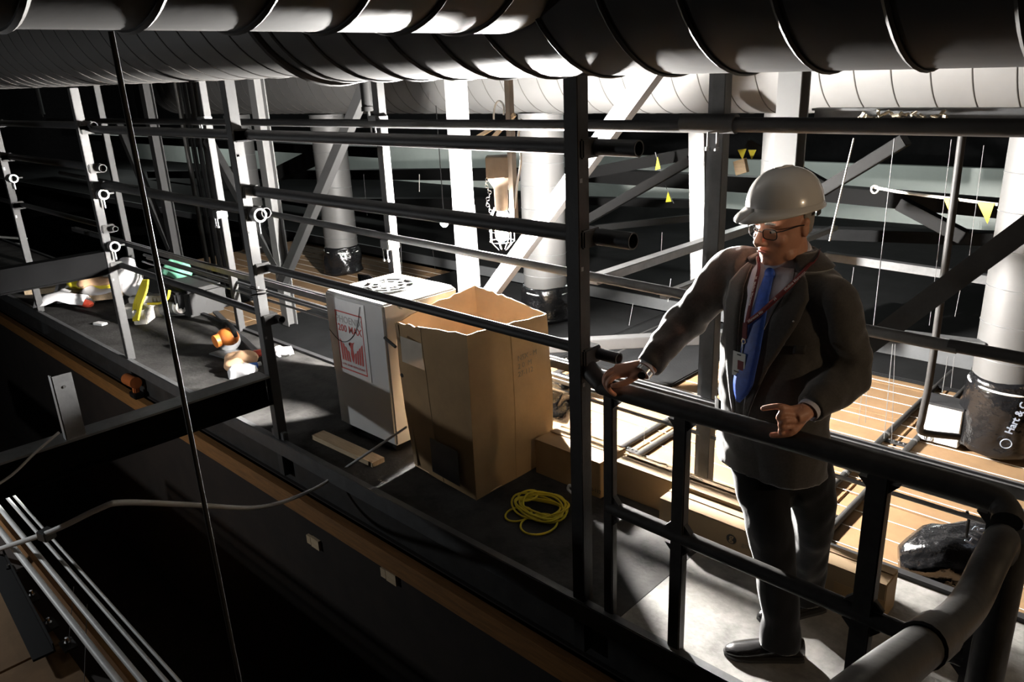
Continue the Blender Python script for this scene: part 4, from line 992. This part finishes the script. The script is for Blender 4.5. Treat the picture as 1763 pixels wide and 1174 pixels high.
# shoes
def shoe(ank, d):
    d = V((d[0], d[1], 0)).normalized(); s = V((-d.y, d.x, 0)); o = V((ank.x, ank.y, 0))
    P_ = ((-.085, .030, .075), (-.06, .036, .085), (0, .038, .085), (.06, .042, .062), (.12, .046, .045), (.165, .040, .036), (.195, .022, .026), (.205, .008, .014))
    rg = []
    for x, w, h in P_:
        rg.append([o+d*x+s*(w*math.cos(a))+V((0, 0, .004+max(0, h*(.5+.5*math.sin(a))))) for a in [2*PI*j/20 for j in range(20)]])
    sh = part('shoe', MB().rings(rg), 'shoe', man, 'polished black shoe', smooth='all')
    so = [(x, w+.003) for x, w, h in P_]
    part('sole', MB().slab([o+d*x+s*w for x, w in so]+[o+d*x-s*w for x, w in reversed(so)], (0, 0, .012)), 'strap', sh, smooth=False)
shoe(V((anR.x+.005, anR.y+.005, 0)), (-.80, -.60)); shoe(anL, (-.55, -.84))

# head ---------------------------------------------------------------
hf = V((-.30, -.93, -.16)).normalized(); hl = V((0, 0, 1)).cross(hf).normalized()
if hl.dot(lf) < 0: hl = -hl
hu = hf.cross(hl).normalized()
if hu.z < 0: hu = -hu
HC = V((.672, .215, 1.640))
def hp(x, y, z): return HC+hl*x+hf*y+hu*z
hd = MB()
HR = ((-.122, .052, .020, .020), (-.112, .050, .036, .034), (-.095, .038, .050, .052), (-.07, .024, .061, .068), (-.04, .010, .068, .083), (0, 0, .073, .094), (.04, -.004, .076, .098), (.075, -.006, .070, .092), (.105, -.006, .052, .068), (.122, -.006, .02, .028))
hd.rings([[hp(math.sin(a)*w, yc+math.cos(a)*b, h) for a in [2*PI*j/36 for j in range(36)]] for h, yc, w, b in HR])
nb = V((HC.x, HC.y, 1.46)) - hf*.005
hd.tube([hp(0, -.012, -.05), hp(0, -.016, -.09), PB+fw*-.015+V((0, 0, 1.50)), PB+fw*-.02+V((0, 0, 1.46))], [.058, .060, .064, .072], 24)
E3 = lambda x, y, z, a, b, c: hd.ell(hp(x, y, z), hl*a, hf*b, hu*c, 14, 10)
hd.tube([hp(0, .088, .018), hp(0, .102, -.005), hp(0, .118, -.030), hp(0, .112, -.042)], [.008, .010, .0135, .010], 12)
for s in (-1, 1):
    E3(s*.013, .102, -.038, .009, .012, .008)             # nostril wings
    E3(s*.034, .076, .024, .026, .017, .009)               # brow
    E3(s*.042, .062, -.030, .022, .022, .022)              # cheek
    E3(s*.046, .030, -.085, .020, .030, .022)              # jowl
    E3(s*.076, -.012, -.008, .008, .017, .031)             # ear
    E3(s*.079, -.016, .010, .008, .014, .014)
    E3(s*.033, .076, -.004, .016, .012, .009)               # eyelid
E3(0, .082, -.062, .030, .014, .012); E3(0, .093, -.060, .021, .009, .0055); E3(0, .092, -.072, .018, .0085, .006); E3(0, .082, -.102, .021, .015, .014)
E3(0, .03, -.115, .032, .03, .014); E3(0, .0, -.115, .045, .04, .02)
# hands join the same continuous skin
def finger(mb, pts, r0, r1):
    n = len(pts)-1
    P_ = smooth_path(pts, 3); mb.tube(P_, [r0+(r1-r0)*i/(len(P_)-1) for i in range(len(P_))], 10)
    mb.sph(P_[-1], r1, 10, 7)
# right hand gripping the rail
kn = [V((.205, -.028, 1.083)), V((.187, -.018, 1.090)), V((.169, -.004, 1.088)), V((.154, .012, 1.080))]
pw = wrR+V((.02, .008, .006))
hd.tube([wrR-(wrR-elR).normalized()*.03, pw, pw.lerp(kn[1], .45), kn[1].lerp(kn[2], .5)], [.028, .027, .030, .024], 14)
for k_ in kn: hd.tube([pw.lerp(k_, .35), pw.lerp(k_, .7), k_], [.019, .016, .0125], 10)
for k_, ln2 in zip(kn, (1.0, 1.08, 1.0, .82)):
    d = V((-.55, -.80, 0)).normalized()
    finger(hd, [k_, k_+d*.024*ln2+V((0, 0, -.008)), k_+d*.040*ln2+V((0, 0, -.030)), k_+d*.036*ln2+V((0, 0, -.056)), k_+d*.016*ln2+V((0, 0, -.074*ln2))], .0115, .0085)
finger(hd, [pw.lerp(kn[0], .30)+V((.006, -.010, -.004)), V((.250, -.028, 1.072)), V((.226, -.052, 1.060)), V((.205, -.062, 1.052))], .0145, .0095)
# left hand, loosely curled above the rail
pl_ = wrL
km = [ay(1362, 705, -.015), ay(1366, 714, -.02), ay(1368, 724, -.02), ay(1367, 733, -.015)]
hd.tube([pl_+(pl_-km[1]).normalized()*.05, pl_, pl_.lerp(km[1], .5)+V((0,0,-.006)), km[1].lerp(km[2], .5)], [.027, .026, .030, .022], 14)
for k_ in km: hd.tube([pl_.lerp(k_, .3), k_], [.019, .0125], 10)
finger(hd, [km[0], ay(1346, 700, -.05), ay(1331, 700, -.058), ay(1314, 703, -.062)], .0115, .009)
finger(hd, [km[1], ay(1348, 711, -.058), ay(1341, 719, -.062), ay(1345, 724, -.045)], .0118, .009)
finger(hd, [km[2], ay(1352, 724, -.058), ay(1344, 731, -.060), ay(1347, 736, -.045)], .0112, .0088)
finger(hd, [km[3], ay(1353, 735, -.05), ay(1344, 741, -.055), ay(1346, 745, -.042)], .0102, .008)
finger(hd, [pl_.lerp(km[3], .4)+V((0, 0, -.012)), ay(1366, 742, -.02), ay(1347, 748, -.035), ay(1329, 749, -.045)], .014, .0095)
# torso, arms and legs under the clothes, one continuous body
hd.tube([V((PB.x, PB.y+.02, 1.50)), PB+V((0, .01, 1.38)), PB+V((0, 0, 1.1)), PB+V((0, 0, .85))], [.062, .085, .095, .095], 20)
for a_, b_, c_ in ((shR, elR, wrR), (shL, elL, wrL)): hd.tube([PB+V((0, .01, 1.40)), a_.lerp(PB+V((0, 0, 1.40)), .3), a_.lerp(b_, .5), b_, b_.lerp(c_, .6), c_], [.05, .05, .042, .038, .030, .026], 14)
for a_, b_, c_ in ((hipR, knR, anR), (hipL, knL, anL)): hd.tube([PB+V((0, 0, .88)), a_, a_.lerp(b_, .5), b_, b_.lerp(c_, .5), c_, V((c_.x, c_.y, .06))], [.07, .075, .068, .055, .048, .036, .034], 14)
bo = remeshed('body', hd, 'skin', man, .0036, 3, None, 'head, neck and hands')
part('mouth', MB().ell(hp(0, .1005, -.0655), hl*.0205, hf*.003, hu*.0035, 16, 8), 'lip', bo, 'reddish lips')
for s in (-1, 1):
    ey = part('eye', MB().ell(hp(s*.033, .0815, .001), hl*.011, hf*.008, hu*.0055, 14, 10), 'unit_white', bo)
    part('iris', MB().ell(hp(s*.033-.003, .0885, .000), hl*.0042, hf*.002, hu*.0042, 12, 8), 'frame_black', ey)
    part('eyebrow', MB().tube([hp(s*.016, .0945, .027), hp(s*.033, .0945, .032), hp(s*.050, .084, .026)], [.004, .0045, .003], 8), 'hair', bo)
# short grey hair around the back and sides
hb = MB(); hrows = []
for k in range(25):
    a = PI*.50+PI*1.0*k/24
    hrows.append([hp(math.sin(a)*(w+.003), -.006+math.cos(a)*(b+.004)-.002, h) for h, w, b in ((.05, .077, .099), (.02, .0755, .098), (-.01, .0725, .093), (-.035, .068, .085))])
patch(hrows, .006, 'hair', 'hair', man, 'short grey hair')
# hard hat -----------------------------------------------------------
hc = hp(0, -.008, .060)
ha, hb_, hh = .109, .130, .118
_hf, _hl, _hu = hf, hl, hu
hf = V((-.30, -.93, -.07)).normalized(); hu = hf.cross(hl).normalized()
if hu.z < 0: hu = -hu
hrg = []
for i in range(13):
    t_ = (PI/2)*i/12; z = hh*math.sin(t_); k = math.cos(t_)**.82 if i < 12 else .02
    hrg.append([hc+hl*math.sin(a)*ha*k+hf*math.cos(a)*hb_*k+hu*z for a in [2*PI*j/40 for j in range(40)]])
hat = part('hard_hat', MB().rings(hrg, False), 'hat', man, 'off-white cap style hard hat', smooth='all')
hat_in = [[hc+(p-hc)*.965-hu*.002 for p in r] for r in hrg]
part('liner', MB().rings(hat_in, False), 'hat', hat, smooth='all')
rim = []
for j in range(41):
    a = 2*PI*j/40; fwd = max(0, math.cos(a))**1.6
    p = hc+hl*math.sin(a)*ha+hf*math.cos(a)*hb_
    out = hl*math.sin(a)*(.006+.004*fwd)+hf*math.cos(a)*(.006+.058*fwd)
    rim.append([p+hu*.010, p+hu*.001, p+out*.5-hu*(.003+.006*fwd), p+out-hu*(.006+.016*fwd), p+out*.97-hu*(.010+.016*fwd), p*1.0-hu*.006])
part('brim', MB().shell(rim, .0025), 'hat', hat, 'short front brim', smooth='all')
part('ridge', MB().tube([hc+hf*(hb_*.2)+hu*(hh*.975), hc+hu*(hh*1.0), hc-hf*(hb_*.25)+hu*(hh*.965)], [.005, .007, .005], 8), 'hat', hat)
srw = []
for k in range(17):
    a = PI*.62+PI*.76*k/16; p = hc+hl*math.sin(a)*.098+hf*math.cos(a)*.122
    srw.append([p+hu*.0, p-hu*.022, p-hu*(.045 if 4 < k < 12 else .034)])
part('suspension_band', MB().shell(srw, .003), 'strap', hat, 'dark suspension band')
part('ratchet_knob', MB().tube([hc-hf*.120-hu*.03, hc-hf*.135-hu*.03], .018, 16), 'strap', hat)
hf, hl, hu = _hf, _hl, _hu
# glasses ------------------------------------------------------------
gl = MB()
def lensring(s):
    return [hp(s*(.034+.024*math.copysign(abs(math.cos(a))**.6, math.cos(a))), .103-.012*abs(.034+.024*math.cos(a))/.058, -.004+.017*math.copysign(abs(math.sin(a))**.6, math.sin(a))) for a in [2*PI*j/24 for j in range(25)]]
for s in (-1, 1):
    g_ = lensring(s); gl.tube(g_, .0017, 6, False); gl.tube([hp(s*.057, .094, .006), hp(s*.072, .082, .008), hp(s*.079, .02, .008), hp(s*.081, -.018, .002)], .0020, 6)
gl.tube([hp(-.010, .1045, .003), hp(0, .107, .006), hp(.010, .1045, .003)], .0017, 6)
go = part('glasses', gl, 'frame_black', man, 'thin black framed glasses')
for s in (-1, 1): part('lens', MB().slab(lensring(s)[:24], hf*.0012), 'lens', go)
jcr = []
for k in range(29):
    a = .62+(2*PI-1.24)*k/28
    jcr.append([surf(a, 1.500, .012), surf(a, 1.515, .010), surf(a, 1.538, .006), surf(a, 1.545, .001)])
patch(jcr, .006, 'suit', 'jacket_collar', jko)
# lanyard and badge ---------------------------------------------------
jn = surf(*onsurf(1285, 558, .034), .034)
def strap_rows(pts, w, wd):
    P_ = smooth_path(pts, 6); rows = []
    for i, p in enumerate(P_):
        d = (P_[min(i+1, len(P_)-1)]-P_[max(i-1, 0)]).normalized(); s = d.cross(wd).normalized(); rows.append([p-s*w/2, p, p+s*w/2])
    return rows
ln0 = thing('lanyard', 'maroon lanyard with an ID badge around the man\'s neck', 'lanyard', jn)
sp_ = lambda x, y, o: surf(*onsurf(x, y, o), o)
LP1 = [surf(-1.9, 1.54, .010), surf(-1.0, 1.53, .016), sp_(1306, 462, .02), sp_(1300, 490, .026), sp_(1292, 525, .032), jn]
LP2 = [surf(2.2, 1.545, .012), surf(1.45, 1.53, .018), sp_(1392, 456, .024), sp_(1366, 486, .03), sp_(1338, 512, .034), sp_(1312, 536, .037), jn+V((.004, -.004, .006))]
wd = fw
s_ = part('strap', MB().shell(strap_rows(LP1, .016, wd), .0015), 'lanyard', ln0, 'maroon strap', smooth='all')
part('strap', MB().shell(strap_rows(LP2, .016, wd), .0015), 'lanyard', ln0, 'maroon strap', smooth='all')
def along(path, body, f0, size, off):
    P_ = smooth_path(path, 6); i = min(int(f0*(len(P_)-1)), len(P_)-2); p = P_[i]; d = (P_[i+1]-P_[i]).normalized(); z = fw; y = z.cross(d).normalized()
    text('strap_lettering', body, size, p+fw*off-y*size*.34, d, y, 'lanyard_print', s_, .0003, bold=.0003)
along(LP1, 'Moline Maroons', .58, .0125, .003); along(LP1, 'M', .50, .013, .003); along(LP1, 'Maroons', .28, .0115, .004)
along(list(reversed(LP2)), 'Maroons Mo', .04, .0125, .003); along(list(reversed(LP2)), 'M', .33, .013, .004); along(list(reversed(LP2)), 'Moline Maroons', .42, .0125, .004)
part('tail', MB().obox(jn+V((-.002, -.004, -.022)), lf*.009, fw*.002, V((0, 0, .026))), 'lanyard', ln0, smooth=False)
part('swivel_clip', MB().torus(jn+V((-.003, -.006, -.058)), fw, .008, .002, 14, 6).tube([jn+V((-.003, -.006, -.064)), jn+V((-.004, -.008, -.098))], .003, 8), 'chrome', ln0, 'chrome swivel clip')
bc3 = jn+V((-.012, -.012, -.14))
bd = part('badge', MB().obox(bc3, lf*.027, fw*.0015, V((0, 0, .043))), 'badge', ln0, 'white ID badge with photo', bevel=.001)
part('badge_photo', MB().obox(bc3+fw*.002+lf*.008+V((0,0,.0)), lf*.012, fw*.0004, V((0, 0, .016))), 'lanyard', bd, smooth=False); part('badge_slot', MB().obox(bc3+fw*.002+V((0,0,.035)), lf*.008, fw*.0004, V((0, 0, .002))), 'ink', bd, smooth=False)
part('badge_lines', MB().obox(bc3+fw*.002+V((0,0,-.026)), lf*.018, fw*.0004, V((0, 0, .002))), 'ink_faint', bd, smooth=False)
# cuffs and watch
for w_, e_, nm in ((wrR, elR, 0), (wrL, elL, 1)):
    d = (w_-e_).normalized(); part('cuff', MB().pipe(w_-d*.01, w_+d*.012, .036, .033, 20), 'shirt', sho)
d = (wrR-elR).normalized(); wt = part('watch', MB().pipe(wrR+d*.016, wrR+d*.034, .0335, .030, 20), 'chrome', man, 'steel wristwatch')
part('watch_face', MB().tube([wrR+d*.025+V((.012, -.026, .0)), wrR+d*.025+V((.017, -.036, .0))], .015, 16), 'chrome', wt)
